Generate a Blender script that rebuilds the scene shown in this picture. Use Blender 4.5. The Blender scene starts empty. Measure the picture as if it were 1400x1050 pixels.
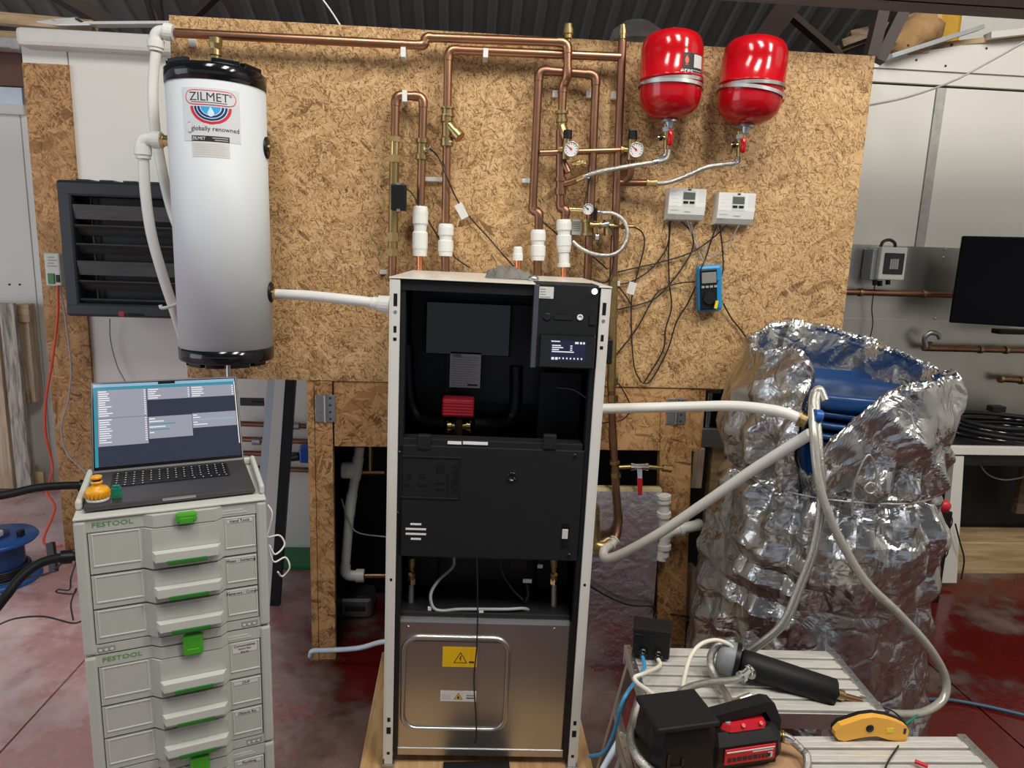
import bpy, bmesh, math, random
from mathutils import Vector as V, Matrix, noise
random.seed(7)
PI = math.pi
sc = bpy.context.scene
col = sc.collection
# ---------------------------------------------------------------- camera
CX, CY, CZ = 0.980, -2.593, 1.625
YAW, PIT, ROL, FPX = 0.0772, 0.1876, 0.0348, 963.3
_f = V((math.sin(YAW)*math.cos(PIT), math.cos(YAW)*math.cos(PIT), -math.sin(PIT)))
_r = V((math.cos(YAW), -math.sin(YAW), 0)); _u = _r.cross(_f)
RT = _r*math.cos(ROL) + _u*math.sin(ROL); UP = _u*math.cos(ROL) - _r*math.sin(ROL); FW = _f
cd = bpy.data.cameras.new('camera'); cam = bpy.data.objects.new('camera', cd); col.objects.link(cam)
cd.sensor_width = 36; cd.lens = FPX/1400*36; cd.clip_start = .05; cd.clip_end = 60
cam.matrix_world = Matrix(((RT.x, UP.x, -FW.x, CX), (RT.y, UP.y, -FW.y, CY), (RT.z, UP.z, -FW.z, CZ), (0, 0, 0, 1)))
sc.camera = cam
CAM = V((CX, CY, CZ))
# ---------------------------------------------------------------- light
w = bpy.data.worlds.new('world'); sc.world = w; w.use_nodes = True
w.node_tree.nodes['Background'].inputs[0].default_value = (.80, .86, 1, 1)
w.node_tree.nodes['Background'].inputs[1].default_value = .42
def area(name, loc, target, sx, sy, power, color):
    d = bpy.data.lights.new(name, 'AREA'); d.shape = 'RECTANGLE'; d.size = sx; d.size_y = sy; d.energy = power; d.color = color
    o = bpy.data.objects.new(name, d); col.objects.link(o); o.location = loc
    o.rotation_euler = (V(target)-V(loc)).to_track_quat('-Z', 'Y').to_euler(); return o
area('door_daylight', (-3.6, -2.2, 1.6), (.3, .3, .9), 2.6, 2.6, 44, (.88, .94, 1))
area('roof_light_a', (.35, -1.9, 4.25), (.6, 0, 1.2), .5, 1.6, 50, (1, .965, .90))
area('roof_light_b', (1.85, -1.9, 4.25), (1.5, 0, 1.2), .5, 1.6, 70, (1, .965, .90))
area('right_wall_fill', (3.6, -2.4, 4.25), (3.2, 1.0, 1.6), .5, 1.6, 90, (1, .965, .90))  # added fill lamp, brightens the right-hand wall
sc.view_settings.view_transform = 'Standard'; sc.view_settings.look = 'None'
sc.view_settings.gamma = 1; sc.view_settings.use_curve_mapping = False
sc.view_settings.exposure = 0.2
# ---------------------------------------------------------------- pixel -> place helpers (1400 x 1050 frame)
def ray(px, py): return FW + RT*((px-700)/FPX) - UP*((py-525)/FPX)
def P(px, py, Y):
    d = ray(px, py); return CAM + d*((Y-CY)/d.y)
def PZ(px, py, Z):
    d = ray(px, py); return CAM + d*((Z-CZ)/d.z)
def rectY(x0, y0, x1, y1, Y):
    xm, ym = (x0+x1)/2, (y0+y1)/2
    return P(x0, ym, Y).x, P(x1, ym, Y).x, P(xm, y1, Y).z, P(xm, y0, Y).z
class Frame:
    def __init__(s, M): s.M = M; s.I = M.inverted()
    def on(s, px, py, yl=0):
        o = s.I @ CAM; d = s.I.to_3x3() @ ray(px, py); t = (yl-o.y)/d.y; return o + d*t
    def onz(s, px, py, zl=0):
        o = s.I @ CAM; d = s.I.to_3x3() @ ray(px, py); t = (zl-o.z)/d.z; return o + d*t
    def rect(s, x0, y0, x1, y1, yl=0):
        xm, ym = (x0+x1)/2, (y0+y1)/2
        return s.on(x0, ym, yl).x, s.on(x1, ym, yl).x, s.on(xm, y1, yl).z, s.on(xm, y0, yl).z
# ---------------------------------------------------------------- materials
MT = {}
def nd(t, k, **kw):
    n = t.nodes.new(k)
    for a, b in kw.items():
        if a in n.inputs: n.inputs[a].default_value = b
        else: setattr(n, a, b)
    return n
def pm(name, c, rough=.5, metal=0, var=.12, scale=18, bump=0, bscale=60, spec=.5, trans=0, emit=0, stretch=None, coat=0, alpha=1):
    m = bpy.data.materials.new(name); m.use_nodes = True; t = m.node_tree; L = t.links.new
    b = t.nodes['Principled BSDF']
    b.inputs['Roughness'].default_value = rough; b.inputs['Metallic'].default_value = metal
    b.inputs['Specular IOR Level'].default_value = spec; b.inputs['Transmission Weight'].default_value = trans
    b.inputs['Coat Weight'].default_value = coat; b.inputs['Alpha'].default_value = alpha
    tc = nd(t, 'ShaderNodeTexCoord'); src = tc.outputs['Object']
    if stretch:
        mp = nd(t, 'ShaderNodeMapping'); mp.inputs['Scale'].default_value = stretch; L(src, mp.inputs[0]); src = mp.outputs[0]
    nz = nd(t, 'ShaderNodeTexNoise', Scale=scale, Detail=5); L(src, nz.inputs['Vector'])
    mx = nd(t, 'ShaderNodeMix', data_type='RGBA')
    ce = c; k0, k1 = 1-var, 1+var
    if emit: c = tuple(a*.06 for a in c)
    mx.inputs[6].default_value = (c[0]*k0, c[1]*k0, c[2]*k0, 1); mx.inputs[7].default_value = (min(1, c[0]*k1), min(1, c[1]*k1), min(1, c[2]*k1), 1)
    L(nz.outputs['Fac'], mx.inputs[0]); L(mx.outputs[2], b.inputs['Base Color'])
    if emit:
        b.inputs['Emission Color'].default_value = (*ce, 1); b.inputs['Emission Strength'].default_value = emit
    if bump:
        n2 = nd(t, 'ShaderNodeTexNoise', Scale=bscale, Detail=4); L(src, n2.inputs['Vector'])
        bp = nd(t, 'ShaderNodeBump', Strength=bump, Distance=.004); L(n2.outputs['Fac'], bp.inputs['Height']); L(bp.outputs[0], b.inputs['Normal'])
    MT[name] = m; return m
def osb(name, tint, dark=1.0, size=1.0):
    m = bpy.data.materials.new(name); m.use_nodes = True; t = m.node_tree; L = t.links.new; b = t.nodes['Principled BSDF']
    tc = nd(t, 'ShaderNodeTexCoord')
    wob = nd(t, 'ShaderNodeTexNoise', Scale=9, Detail=2); L(tc.outputs['Object'], wob.inputs['Vector'])
    va = nd(t, 'ShaderNodeVectorMath', operation='SCALE'); va.inputs[3].default_value = .016; L(wob.outputs['Color'], va.inputs[0])
    vb = nd(t, 'ShaderNodeVectorMath', operation='ADD'); L(tc.outputs['Object'], vb.inputs[0]); L(va.outputs[0], vb.inputs[1])
    vals = []
    for i, (ang, sx, sz) in enumerate(((.5, 12, 46), (-.75, 16, 70), (1.35, 30, 150), (-.15, 48, 250), (2.2, 80, 360), (.95, 95, 420))):
        mp = nd(t, 'ShaderNodeMapping'); mp.inputs['Rotation'].default_value = (0, ang, 0)
        mp2 = nd(t, 'ShaderNodeMapping'); mp2.inputs['Scale'].default_value = (sx/size, 25, sz/size); mp2.inputs['Location'].default_value = (i*3.1, i*1.7, i*.9)
        L(vb.outputs[0], mp.inputs[0]); L(mp.outputs[0], mp2.inputs[0])
        vo = nd(t, 'ShaderNodeTexVoronoi', Scale=1.0); L(mp2.outputs[0], vo.inputs['Vector'])
        sp = nd(t, 'ShaderNodeSeparateColor'); L(vo.outputs['Color'], sp.inputs[0]); vals.append(sp)
    # the topmost flake wins: compare random heights layer by layer
    cur, hgt = vals[0].outputs[0], vals[0].outputs[1]
    for sp in vals[1:]:
        gt = nd(t, 'ShaderNodeMath', operation='GREATER_THAN'); L(sp.outputs[1], gt.inputs[0]); L(hgt, gt.inputs[1])
        mx = nd(t, 'ShaderNodeMix'); L(gt.outputs[0], mx.inputs[0]); L(cur, mx.inputs[2]); L(sp.outputs[0], mx.inputs[3])
        mh = nd(t, 'ShaderNodeMath', operation='MAXIMUM'); L(sp.outputs[1], mh.inputs[0]); L(hgt, mh.inputs[1])
        cur, hgt = mx.outputs[0], mh.outputs[0]
    sl = None
    for ang, sx, sz, th in ((.35, 70, 420, .945), (-.9, 60, 380, .95), (1.7, 90, 460, .945)):
        mp = nd(t, 'ShaderNodeMapping'); mp.inputs['Rotation'].default_value = (0, ang, 0)
        mp2 = nd(t, 'ShaderNodeMapping'); mp2.inputs['Scale'].default_value = (sx/size, 25, sz/size); L(vb.outputs[0], mp.inputs[0]); L(mp.outputs[0], mp2.inputs[0])
        vo = nd(t, 'ShaderNodeTexVoronoi', Scale=1.0); L(mp2.outputs[0], vo.inputs['Vector']); sp = nd(t, 'ShaderNodeSeparateColor'); L(vo.outputs['Color'], sp.inputs[0])
        g = nd(t, 'ShaderNodeMath', operation='GREATER_THAN'); L(sp.outputs[2], g.inputs[0]); g.inputs[1].default_value = th
        if sl is None: sl = g.outputs[0]
        else:
            ad = nd(t, 'ShaderNodeMath', operation='MAXIMUM'); L(sl, ad.inputs[0]); L(g.outputs[0], ad.inputs[1]); sl = ad.outputs[0]
    big = nd(t, 'ShaderNodeTexNoise', Scale=5, Detail=4); L(tc.outputs['Object'], big.inputs['Vector'])
    fine = nd(t, 'ShaderNodeTexNoise', Scale=160, Detail=3); L(tc.outputs['Object'], fine.inputs['Vector'])
    s1 = nd(t, 'ShaderNodeMath', operation='MULTIPLY_ADD'); L(big.outputs['Fac'], s1.inputs[0]); s1.inputs[1].default_value = .42; L(cur, s1.inputs[2])
    s2 = nd(t, 'ShaderNodeMath', operation='MULTIPLY_ADD'); L(fine.outputs['Fac'], s2.inputs[0]); s2.inputs[1].default_value = .45; L(s1.outputs[0], s2.inputs[2])
    s3 = nd(t, 'ShaderNodeMath', operation='MULTIPLY'); L(s2.outputs[0], s3.inputs[0]); s3.inputs[1].default_value = .42
    cr = nd(t, 'ShaderNodeValToRGB'); L(s3.outputs[0], cr.inputs[0])
    e = cr.color_ramp.elements
    stops = ((.18, (.20, .115, .052)), (.28, (.40, .24, .108)), (.44, (.53, .345, .168)), (.62, (.63, .435, .23)), (.88, (.79, .62, .385)))
    e[0].position = stops[0][0]; e[1].position = stops[-1][0]
    e[0].color = (*stops[0][1], 1); e[1].color = (*stops[-1][1], 1)
    for p, c in stops[1:-1]:
        q = e.new(p); q.color = (*c, 1)
    tn = nd(t, 'ShaderNodeMix', data_type='RGBA', blend_type='MULTIPLY'); tn.inputs[0].default_value = 1
    L(cr.outputs[0], tn.inputs[6]); tn.inputs[7].default_value = (tint[0]*dark, tint[1]*dark, tint[2]*dark, 1)
    tk = nd(t, 'ShaderNodeMix', data_type='RGBA', blend_type='MULTIPLY'); L(sl, tk.inputs[0]); L(tn.outputs[2], tk.inputs[6]); tk.inputs[7].default_value = (.46, .37, .29, 1) if size == 1 else (.74, .66, .6, 1)
    L(tk.outputs[2], b.inputs['Base Color']); b.inputs['Roughness'].default_value = .62; b.inputs['Specular IOR Level'].default_value = .3
    bp = nd(t, 'ShaderNodeBump', Strength=.35, Distance=.002); L(hgt, bp.inputs['Height']); L(bp.outputs[0], b.inputs['Normal'])
    MT[name] = m
osb('osb', (1, .97, .92)); osb('osb_frame', (1, .86, .74), .85, 2.2)
def floor_mat():
    m = bpy.data.materials.new('floor_paint'); m.use_nodes = True; t = m.node_tree; L = t.links.new; b = t.nodes['Principled BSDF']
    tc = nd(t, 'ShaderNodeTexCoord')
    n1 = nd(t, 'ShaderNodeTexNoise', Scale=2.3, Detail=9, Roughness=.62); L(tc.outputs['Object'], n1.inputs['Vector'])
    n2 = nd(t, 'ShaderNodeTexNoise', Scale=40, Detail=6); L(tc.outputs['Object'], n2.inputs['Vector'])
    def ramp(cs):
        cr = nd(t, 'ShaderNodeValToRGB'); L(n1.outputs['Fac'], cr.inputs[0]); e = cr.color_ramp.elements
        e[0].position = .46; e[0].color = (*cs[0], 1); e[1].position = .60; e[1].color = (*cs[3], 1)
        q = e.new(.49); q.color = (*cs[1], 1); q = e.new(.52); q.color = (*cs[2], 1); return cr
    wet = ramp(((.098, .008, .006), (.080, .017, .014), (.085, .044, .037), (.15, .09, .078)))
    dust_glare = ramp(((.56, .31, .31), (.60, .37, .37), (.63, .42, .42), (.70, .52, .52)))
    # dust plus door daylight glare painted into the colour towards the left, ragged edge
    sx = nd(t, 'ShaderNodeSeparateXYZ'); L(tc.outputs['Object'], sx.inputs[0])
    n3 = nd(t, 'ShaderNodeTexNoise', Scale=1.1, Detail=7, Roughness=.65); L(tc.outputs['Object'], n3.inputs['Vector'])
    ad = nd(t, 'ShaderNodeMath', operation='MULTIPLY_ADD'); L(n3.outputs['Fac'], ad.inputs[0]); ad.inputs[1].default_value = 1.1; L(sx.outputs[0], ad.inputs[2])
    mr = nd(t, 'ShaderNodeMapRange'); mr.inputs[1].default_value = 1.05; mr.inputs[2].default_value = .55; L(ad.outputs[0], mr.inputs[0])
    m0 = nd(t, 'ShaderNodeMix', data_type='RGBA'); L(mr.outputs[0], m0.inputs[0]); L(wet.outputs[0], m0.inputs[6]); L(dust_glare.outputs[0], m0.inputs[7])
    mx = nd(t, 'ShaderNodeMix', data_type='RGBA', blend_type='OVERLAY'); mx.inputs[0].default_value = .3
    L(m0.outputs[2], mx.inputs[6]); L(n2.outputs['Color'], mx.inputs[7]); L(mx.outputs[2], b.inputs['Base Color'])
    r = nd(t, 'ShaderNodeMapRange'); r.inputs[1].default_value = .4; r.inputs[2].default_value = .6; r.inputs[3].default_value = .12; r.inputs[4].default_value = .5; L(n1.outputs['Fac'], r.inputs[0]); L(r.outputs[0], b.inputs['Roughness'])
    bp = nd(t, 'ShaderNodeBump', Strength=.25, Distance=.003); L(n2.outputs['Fac'], bp.inputs['Height']); L(bp.outputs[0], b.inputs['Normal'])
    MT['floor_paint'] = m
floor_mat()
def foil_mat():
    m = bpy.data.materials.new('foil'); m.use_nodes = True; t = m.node_tree; L = t.links.new; b = t.nodes['Principled BSDF']
    b.inputs['Metallic'].default_value = 1; b.inputs['Base Color'].default_value = (.50, .495, .49, 1); b.inputs['Roughness'].default_value = .26
    tc = nd(t, 'ShaderNodeTexCoord')
    n1 = nd(t, 'ShaderNodeTexNoise', Scale=6, Detail=3, Distortion=1.6); L(tc.outputs['Object'], n1.inputs['Vector'])
    vo = nd(t, 'ShaderNodeTexVoronoi', Scale=9, feature='DISTANCE_TO_EDGE'); 
    ad = nd(t, 'ShaderNodeVectorMath', operation='MULTIPLY_ADD'); ad.inputs[1].default_value = (.12, .12, .12); L(n1.outputs['Color'], ad.inputs[0]); L(tc.outputs['Object'], ad.inputs[2]); L(ad.outputs[0], vo.inputs['Vector'])
    mr = nd(t, 'ShaderNodeMapRange'); mr.inputs[2].default_value = .12; L(vo.outputs['Distance'], mr.inputs[0])
    n2 = nd(t, 'ShaderNodeTexNoise', Scale=45, Detail=2); L(tc.outputs['Object'], n2.inputs['Vector'])
    sm = nd(t, 'ShaderNodeMath', operation='MULTIPLY_ADD'); L(n1.outputs['Fac'], sm.inputs[0]); sm.inputs[1].default_value = 2.2; L(mr.outputs[0], sm.inputs[2])
    s2 = nd(t, 'ShaderNodeMath', operation='MULTIPLY_ADD'); L(n2.outputs['Fac'], s2.inputs[0]); s2.inputs[1].default_value = .18; L(sm.outputs[0], s2.inputs[2])
    bp = nd(t, 'ShaderNodeBump', Strength=.28, Distance=.009); L(s2.outputs[0], bp.inputs['Height']); L(bp.outputs[0], b.inputs['Normal'])
    MT['foil'] = m
foil_mat()
def wood(name, c1, c2, sx, sy, sz, rough=.5):
    m = bpy.data.materials.new(name); m.use_nodes = True; t = m.node_tree; L = t.links.new; b = t.nodes['Principled BSDF']
    tc = nd(t, 'ShaderNodeTexCoord'); mp = nd(t, 'ShaderNodeMapping'); mp.inputs['Scale'].default_value = (sx, sy, sz); L(tc.outputs['Object'], mp.inputs[0])
    nz = nd(t, 'ShaderNodeTexNoise', Scale=3, Detail=6, Distortion=.6); L(mp.outputs[0], nz.inputs['Vector'])
    cr = nd(t, 'ShaderNodeValToRGB'); L(nz.outputs['Fac'], cr.inputs[0]); e = cr.color_ramp.elements
    e[0].position = .35; e[0].color = (*c1, 1); e[1].position = .65; e[1].color = (*c2, 1); L(cr.outputs[0], b.inputs['Base Color'])
    b.inputs['Roughness'].default_value = rough
    bp = nd(t, 'ShaderNodeBump', Strength=.15, Distance=.002); L(nz.outputs['Fac'], bp.inputs['Height']); L(bp.outputs[0], b.inputs['Normal']); MT[name] = m
wood('oak', (.42, .24, .10), (.62, .40, .20), 14, 1.5, 8)
wood('pine', (.33, .21, .10), (.52, .37, .21), 1.2, 12, 14)
wood('pine_upright', (.40, .28, .17), (.62, .48, .34), 14, 12, 1.2)
wood('old_timber', (.20, .17, .14), (.60, .55, .48), 16, 12, 2.0, .8)
wood('dark_timber', (.10, .065, .04), (.22, .15, .09), 2, 12, 14, .7)
pm('panel_white', (.70, .68, .625), .42, var=.03, scale=2)
pm('panel_seam', (.40, .39, .36), .6, var=.35, scale=30)
pm('cap_white', (.62, .60, .56), .4, var=.04)
pm('dark_gap', (.03, .03, .03), .8)
pm('rust_paint', (.13, .055, .035), .6, var=.15)
pm('roof_sheet', (.15, .155, .15), .42, .2, var=.12, scale=3)
pm('brown_beam', (.105, .055, .042), .55, var=.15, scale=4)
pm('dark_steel', (.035, .022, .018), .6)
pm('copper', (.38, .20, .118), .36, 1, var=.22, scale=9)
pm('copper_old', (.27, .14, .088), .40, 1, var=.35, scale=14)
pm('copper_new', (.86, .33, .15), .26, 1, var=.1)
pm('brass', (.38, .275, .125), .36, 1, var=.2, scale=30)
pm('brass_bright', (.80, .60, .28), .25, 1, var=.12)
pm('chrome', (.80, .80, .80), .14, 1, var=.05)
pm('steel', (.50, .49, .47), .34, 1, var=.06, scale=3)
pm('galv', (.42, .44, .46), .42, 1, var=.15, scale=12)
pm('stainless', (.46, .45, .42), .34, 1, var=.12, scale=2, stretch=(4, 1, .6))
pm('aluminium', (.62, .61, .59), .38, 1, var=.15, scale=10)
pm('aluminium_worn', (.60, .58, .53), .55, .25, var=.28, scale=12, stretch=(1.5, 12, 6))
pm('braid', (.48, .46, .42), .36, .9, var=.3, scale=240, bump=.6, bscale=320)
pm('clear_hose', (.40, .38, .33), .22, .3, var=.25, scale=60)
pm('white_plastic', (.70, .70, .66), .38, var=.03)
pm('white_hose', (.70, .69, .645), .4, var=.04)
pm('white_enamel', (.60, .63, .65), .45, var=.02, scale=3, spec=.3)
pm('white_paint', (.68, .66, .61), .32, var=.03)
pm('cream_paint', (.70, .66, .58), .3, var=.05)
pm('white_label', (.64, .63, .60), .5, var=.03)
pm('print_grey', (.30, .30, .30), .6); pm('print_light', (.55, .55, .53), .6); pm('print_black', (.02, .02, .02), .5)
pm('print_white', (.8, .8, .8), .5)
pm('black_plastic', (.007, .007, .008), .42, var=.25, spec=.3)
pm('black_gloss', (.006, .006, .008), .12, var=.2)
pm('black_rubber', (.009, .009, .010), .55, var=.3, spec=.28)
pm('cabinet_black', (.003, .0035, .005), .5, var=.3)
pm('cover_black', (.010, .011, .012), .55, var=.15, bump=.1, bscale=300, spec=.3)
pm('heater_black', (.009, .012, .017), .45, var=.3)
pm('louvre', (.06, .06, .058), .5, .3, var=.45, scale=9, stretch=(1, 6, 6))
pm('dark_glass', (.006, .008, .015), .10, var=.3, scale=2)
pm('red_gloss', (.44, .003, .008), .14, var=.04)
pm('red_plastic', (.55, .012, .022), .4, var=.08)
pm('dark_red', (.34, .008, .02), .4, var=.1)
pm('screen_black', (.002, .002, .003), .3, spec=.12); pm('blue_drum', (.004, .038, .14), .3, var=.12)
pm('blue_plastic', (.012, .09, .34), .35, var=.1)
pm('meter_blue', (.01, .22, .48), .4, var=.06)
pm('edge_grey', (.055, .065, .08), .35); pm('cable_blue', (.05, .27, .50), .4); pm('cable_dark_blue', (.04, .09, .15), .4)
pm('cable_black', (.012, .011, .012), .45); pm('cable_grey', (.30, .30, .31), .45); pm('cable_white', (.74, .73, .70), .45)
pm('cable_cream', (.76, .71, .58), .45); pm('cable_red', (.62, .075, .03), .45); pm('cable_brown', (.18, .075, .05), .5); pm('cable_pale_blue', (.55, .64, .72), .4)
pm('tool_grey', (.47, .48, .435), .45, var=.04, bump=.08, bscale=400)
pm('tool_grey_light', (.56, .57, .52), .42, var=.03)
pm('green', (.065, .36, .022), .35, var=.06); pm('dark_green', (.03, .17, .025), .4, var=.1); pm('text_green', (.09, .30, .07), .5)
pm('teal', (.005, .20, .13), .35); pm('floor_green', (.01, .17, .055), .45, var=.2)
pm('orange', (.78, .36, .012), .35, var=.06); pm('yellow_orange', (.85, .43, .06), .42, var=.06); pm('yellow', (.80, .60, .02), .4); pm('warning_yellow', (.78, .46, .005), .45, var=.03)
pm('cap_grey', (.22, .23, .24), .45, var=.1); pm('laptop_grey', (.10, .097, .10), .42, .7, var=.05); pm('key_black', (.012, .012, .014), .5)
pm('screen_desktop', (.22, .235, .30), .07, spec=.5, var=.15, scale=3, emit=.8, stretch=(10, 1, 3))
pm('screen_dark', (.055, .062, .095), .07, spec=.5, var=.35, scale=4, emit=.55, stretch=(12, 1, 2))
pm('screen_window', (.36, .36, .43), .07, spec=.5, var=.05, scale=4, emit=.75)
pm('screen_teal', (.07, .36, .48), .07, spec=.5, emit=.6); pm('screen_bar', (.30, .50, .68), .07, spec=.5, emit=.75); pm('sticker_film', (.61, .63, .64), .4, var=.02); pm('screen_text', (.85, .86, .9), .2, emit=.8)
pm('panel_screen', (.012, .014, .05), .1, emit=.6); pm('led_white', (.9, .9, .95), .3, emit=3)
pm('lcd', (.10, .11, .10), .25); pm('lcd_grey', (.22, .21, .19), .3)
pm('wool', (.42, .25, .11), .95, var=.35, scale=14, bump=1, bscale=40); pm('yellow_wrap', (.55, .30, .02), .35, var=.25)
pm('cardboard', (.42, .25, .13), .75, var=.1); pm('cloth', (.17, .155, .14), .9, var=.4, scale=25)
pm('paper', (.72, .72, .70), .7, var=.08); pm('poly', (.45, .45, .44), .25, var=.1, alpha=.45)
pm('pir_edge', (.60, .48, .28), .8, var=.2)
pm('tank_red', (.6, .02, .04), .4); pm('navy', (.01, .03, .12), .4); pm('sky_blue', (.05, .36, .72), .4); pm('pale_blue', (.60, .80, .92), .4); pm('orange_red', (.72, .10, .05), .4)
def pir_mat():
    m = pm('pir_foil', (.74, .74, .77), .26, 1, var=.06, scale=6, bump=.8, bscale=30)
pir_mat()
# ---------------------------------------------------------------- mesh helpers
RM = {}      # object name -> root matrix
def spline(pts, k=10):
    p = [V(q) for q in pts]
    if len(p) < 3: return p
    q = [p[0]*2-p[1]] + p + [p[-1]*2-p[-2]]; out = []
    for i in range(1, len(q)-2):
        a, b, c, d = q[i-1:i+3]
        for j in range(k):
            t = j/k
            out.append(.5*((2*b)+(c-a)*t+(2*a-5*b+4*c-d)*t*t+(3*b-a-3*c+d)*t**3))
    out.append(p[-1]); return out
def rpath(pts, rad, k=6):
    p = [V(q) for q in pts]; out = [p[0]]
    for i in range(1, len(p)-1):
        a, b, c = p[i-1:i+2]; d1 = (a-b); d2 = (c-b); r = min(rad, d1.length*.49, d2.length*.49)
        s, e = b+d1.normalized()*r, b+d2.normalized()*r
        for j in range(k+1):
            t = j/k; out.append(s*(1-t)**2+b*2*t*(1-t)+e*t*t)
    out.append(p[-1]); return out
def basis(d):
    d = d.normalized(); a = V((0, 0, 1)) if abs(d.z) < .9 else V((1, 0, 0)); u = d.cross(a).normalized(); return u, d.cross(u).normalized()
class MB:
    def __init__(s): s.v = []; s.f = []; s.s = []
    def add(s, vs, fs, sm=False):
        n = len(s.v); s.v += [V(q) for q in vs]; s.f += [tuple(i+n for i in f) for f in fs]; s.s += [sm]*len(fs); return s
    def box(s, x0, x1, y0, y1, z0, z1, bev=0, M=None):
        x0, x1 = min(x0, x1), max(x0, x1); y0, y1 = min(y0, y1), max(y0, y1); z0, z1 = min(z0, z1), max(z0, z1)
        if bev:
            bm = bmesh.new(); bmesh.ops.create_cube(bm, size=1)
            for v in bm.verts: v.co = V(((x0+x1)/2+v.co.x*(x1-x0), (y0+y1)/2+v.co.y*(y1-y0), (z0+z1)/2+v.co.z*(z1-z0)))
            bev = min(bev, (x1-x0)*.45, (y1-y0)*.45, (z1-z0)*.45)
            bmesh.ops.bevel(bm, geom=bm.edges[:], offset=bev, segments=2, affect='EDGES', profile=.5)
            bm.verts.index_update(); vs = [v.co.copy() for v in bm.verts]; fs = [[v.index for v in f.verts] for f in bm.faces]; bm.free()
        else:
            vs = [V((x, y, z)) for z in (z0, z1) for y in (y0, y1) for x in (x0, x1)]
            fs = [(0, 2, 3, 1), (4, 5, 7, 6), (0, 1, 5, 4), (2, 6, 7, 3), (0, 4, 6, 2), (1, 3, 7, 5)]
        if M: vs = [M @ v for v in vs]
        return s.add(vs, fs)
    def tube(s, pts, r, n=10, caps=True, sm=True):
        p = [V(q) for q in pts]; m = len(p); rs = r if isinstance(r, (list, tuple)) else [r]*m
        vs = []; t0 = (p[1]-p[0]).normalized(); u, w_ = basis(t0)
        for i in range(m):
            t = (p[min(i+1, m-1)]-p[max(i-1, 0)])
            if t.length < 1e-9: t = t0
            t = t.normalized(); q = t0.rotation_difference(t); u = q @ u; w_ = q @ w_; t0 = t
            vs += [p[i]+(u*math.cos(2*PI*k/n)+w_*math.sin(2*PI*k/n))*rs[i] for k in range(n)]
        fs = [(i*n+k, i*n+(k+1) % n, (i+1)*n+(k+1) % n, (i+1)*n+k) for i in range(m-1) for k in range(n)]
        s.add(vs, fs, sm)
        if caps: s.add(vs[:n], [tuple(range(n-1, -1, -1))]); s.add(vs[-n:], [tuple(range(n))])
        return s
    def cyl(s, a, b, r, r2=None, n=18, sm=True): return s.tube([a, b], [r, r if r2 is None else r2], n, True, sm)
    def lathe(s, prof, o, ax=(0, 0, 1), n=32, sm=True, caps=True):
        o = V(o); ax = V(ax).normalized(); u, w_ = basis(ax); vs = []
        for r, h in prof: vs += [o+ax*h+(u*math.cos(2*PI*k/n)+w_*math.sin(2*PI*k/n))*r for k in range(n)]
        fs = [(i*n+k, i*n+(k+1) % n, (i+1)*n+(k+1) % n, (i+1)*n+k) for i in range(len(prof)-1) for k in range(n)]
        s.add(vs, fs, sm)
        if caps: s.add(vs[:n], [tuple(range(n-1, -1, -1))]); s.add(vs[-n:], [tuple(range(n))])
        return s
    def prism(s, poly, o, u, v, d):
        o, u, v, d = V(o), V(u), V(v), V(d); a = [o+u*x+v*y for x, y in poly]; n = len(a); b = [q+d for q in a]
        return s.add(a+b, [tuple(range(n)), tuple(range(2*n-1, n-1, -1))]+[(i, n+i, n+(i+1) % n, (i+1) % n) for i in range(n)])
    def bar(s, a, b, w_, h, up=(0, 0, 1)):
        a, b = V(a), V(b); d = (b-a).normalized(); u = d.cross(V(up)).normalized(); v = u.cross(d).normalized()
        vs = [q+u*(x*w_/2)+v*(y*h/2) for q in (a, b) for x, y in ((-1, -1), (1, -1), (1, 1), (-1, 1))]
        return s.add(vs, [(3, 2, 1, 0), (4, 5, 6, 7)]+[(i, (i+1) % 4, 4+(i+1) % 4, 4+i) for i in range(4)])
    def build(s, name, m, parent=None, label=None, local=False):
        me = bpy.data.meshes.new(name); vs = s.v; loc = None
        if parent is not None:
            M = RM[parent.name]
            if not local: I = M.inverted(); vs = [I @ v for v in vs]
        else:
            xs = [v.x for v in vs]; ys = [v.y for v in vs]; zs = [v.z for v in vs]
            loc = V(((min(xs)+max(xs))/2, (min(ys)+max(ys))/2, min(zs))); vs = [v-loc for v in vs]
        me.from_pydata([tuple(v) for v in vs], [], s.f); me.polygons.foreach_set('use_smooth', s.s)
        bm = bmesh.new(); bm.from_mesh(me); bmesh.ops.recalc_face_normals(bm, faces=bm.faces[:]); bm.to_mesh(me); bm.free()
        me.materials.append(MT[m]); me.update()
        o = bpy.data.objects.new(name, me); col.objects.link(o)
        if parent is not None: o.parent = parent; RM[o.name] = RM[parent.name]
        else: o.location = loc; RM[o.name] = Matrix.Translation(loc)
        if label: o['label'] = label
        return o
def tag(o, label, cat, group=None):
    o['label'] = label; o['category'] = cat
    if group: o['group'] = group
    return o
def struct(o, label=None):
    o['kind'] = 'structure'
    if label: o['label'] = label
    return o
def thing(name, label, cat, loc=(0, 0, 0), rz=0, group=None, M=None):
    o = bpy.data.objects.new(name, None); o.empty_display_size = .05; col.objects.link(o)
    M = M or Matrix.Translation(V(loc)) @ Matrix.Rotation(rz, 4, 'Z')
    o.matrix_world = M; RM[o.name] = M.copy(); return tag(o, label, cat, group)
def pbox(x0, y0, x1, y1, Y, dep, bev=0, mb=None):
    a, b, c, d = rectY(x0, y0, x1, y1, Y); return (mb or MB()).box(a, b, Y, Y+dep, c, d, bev)
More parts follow.
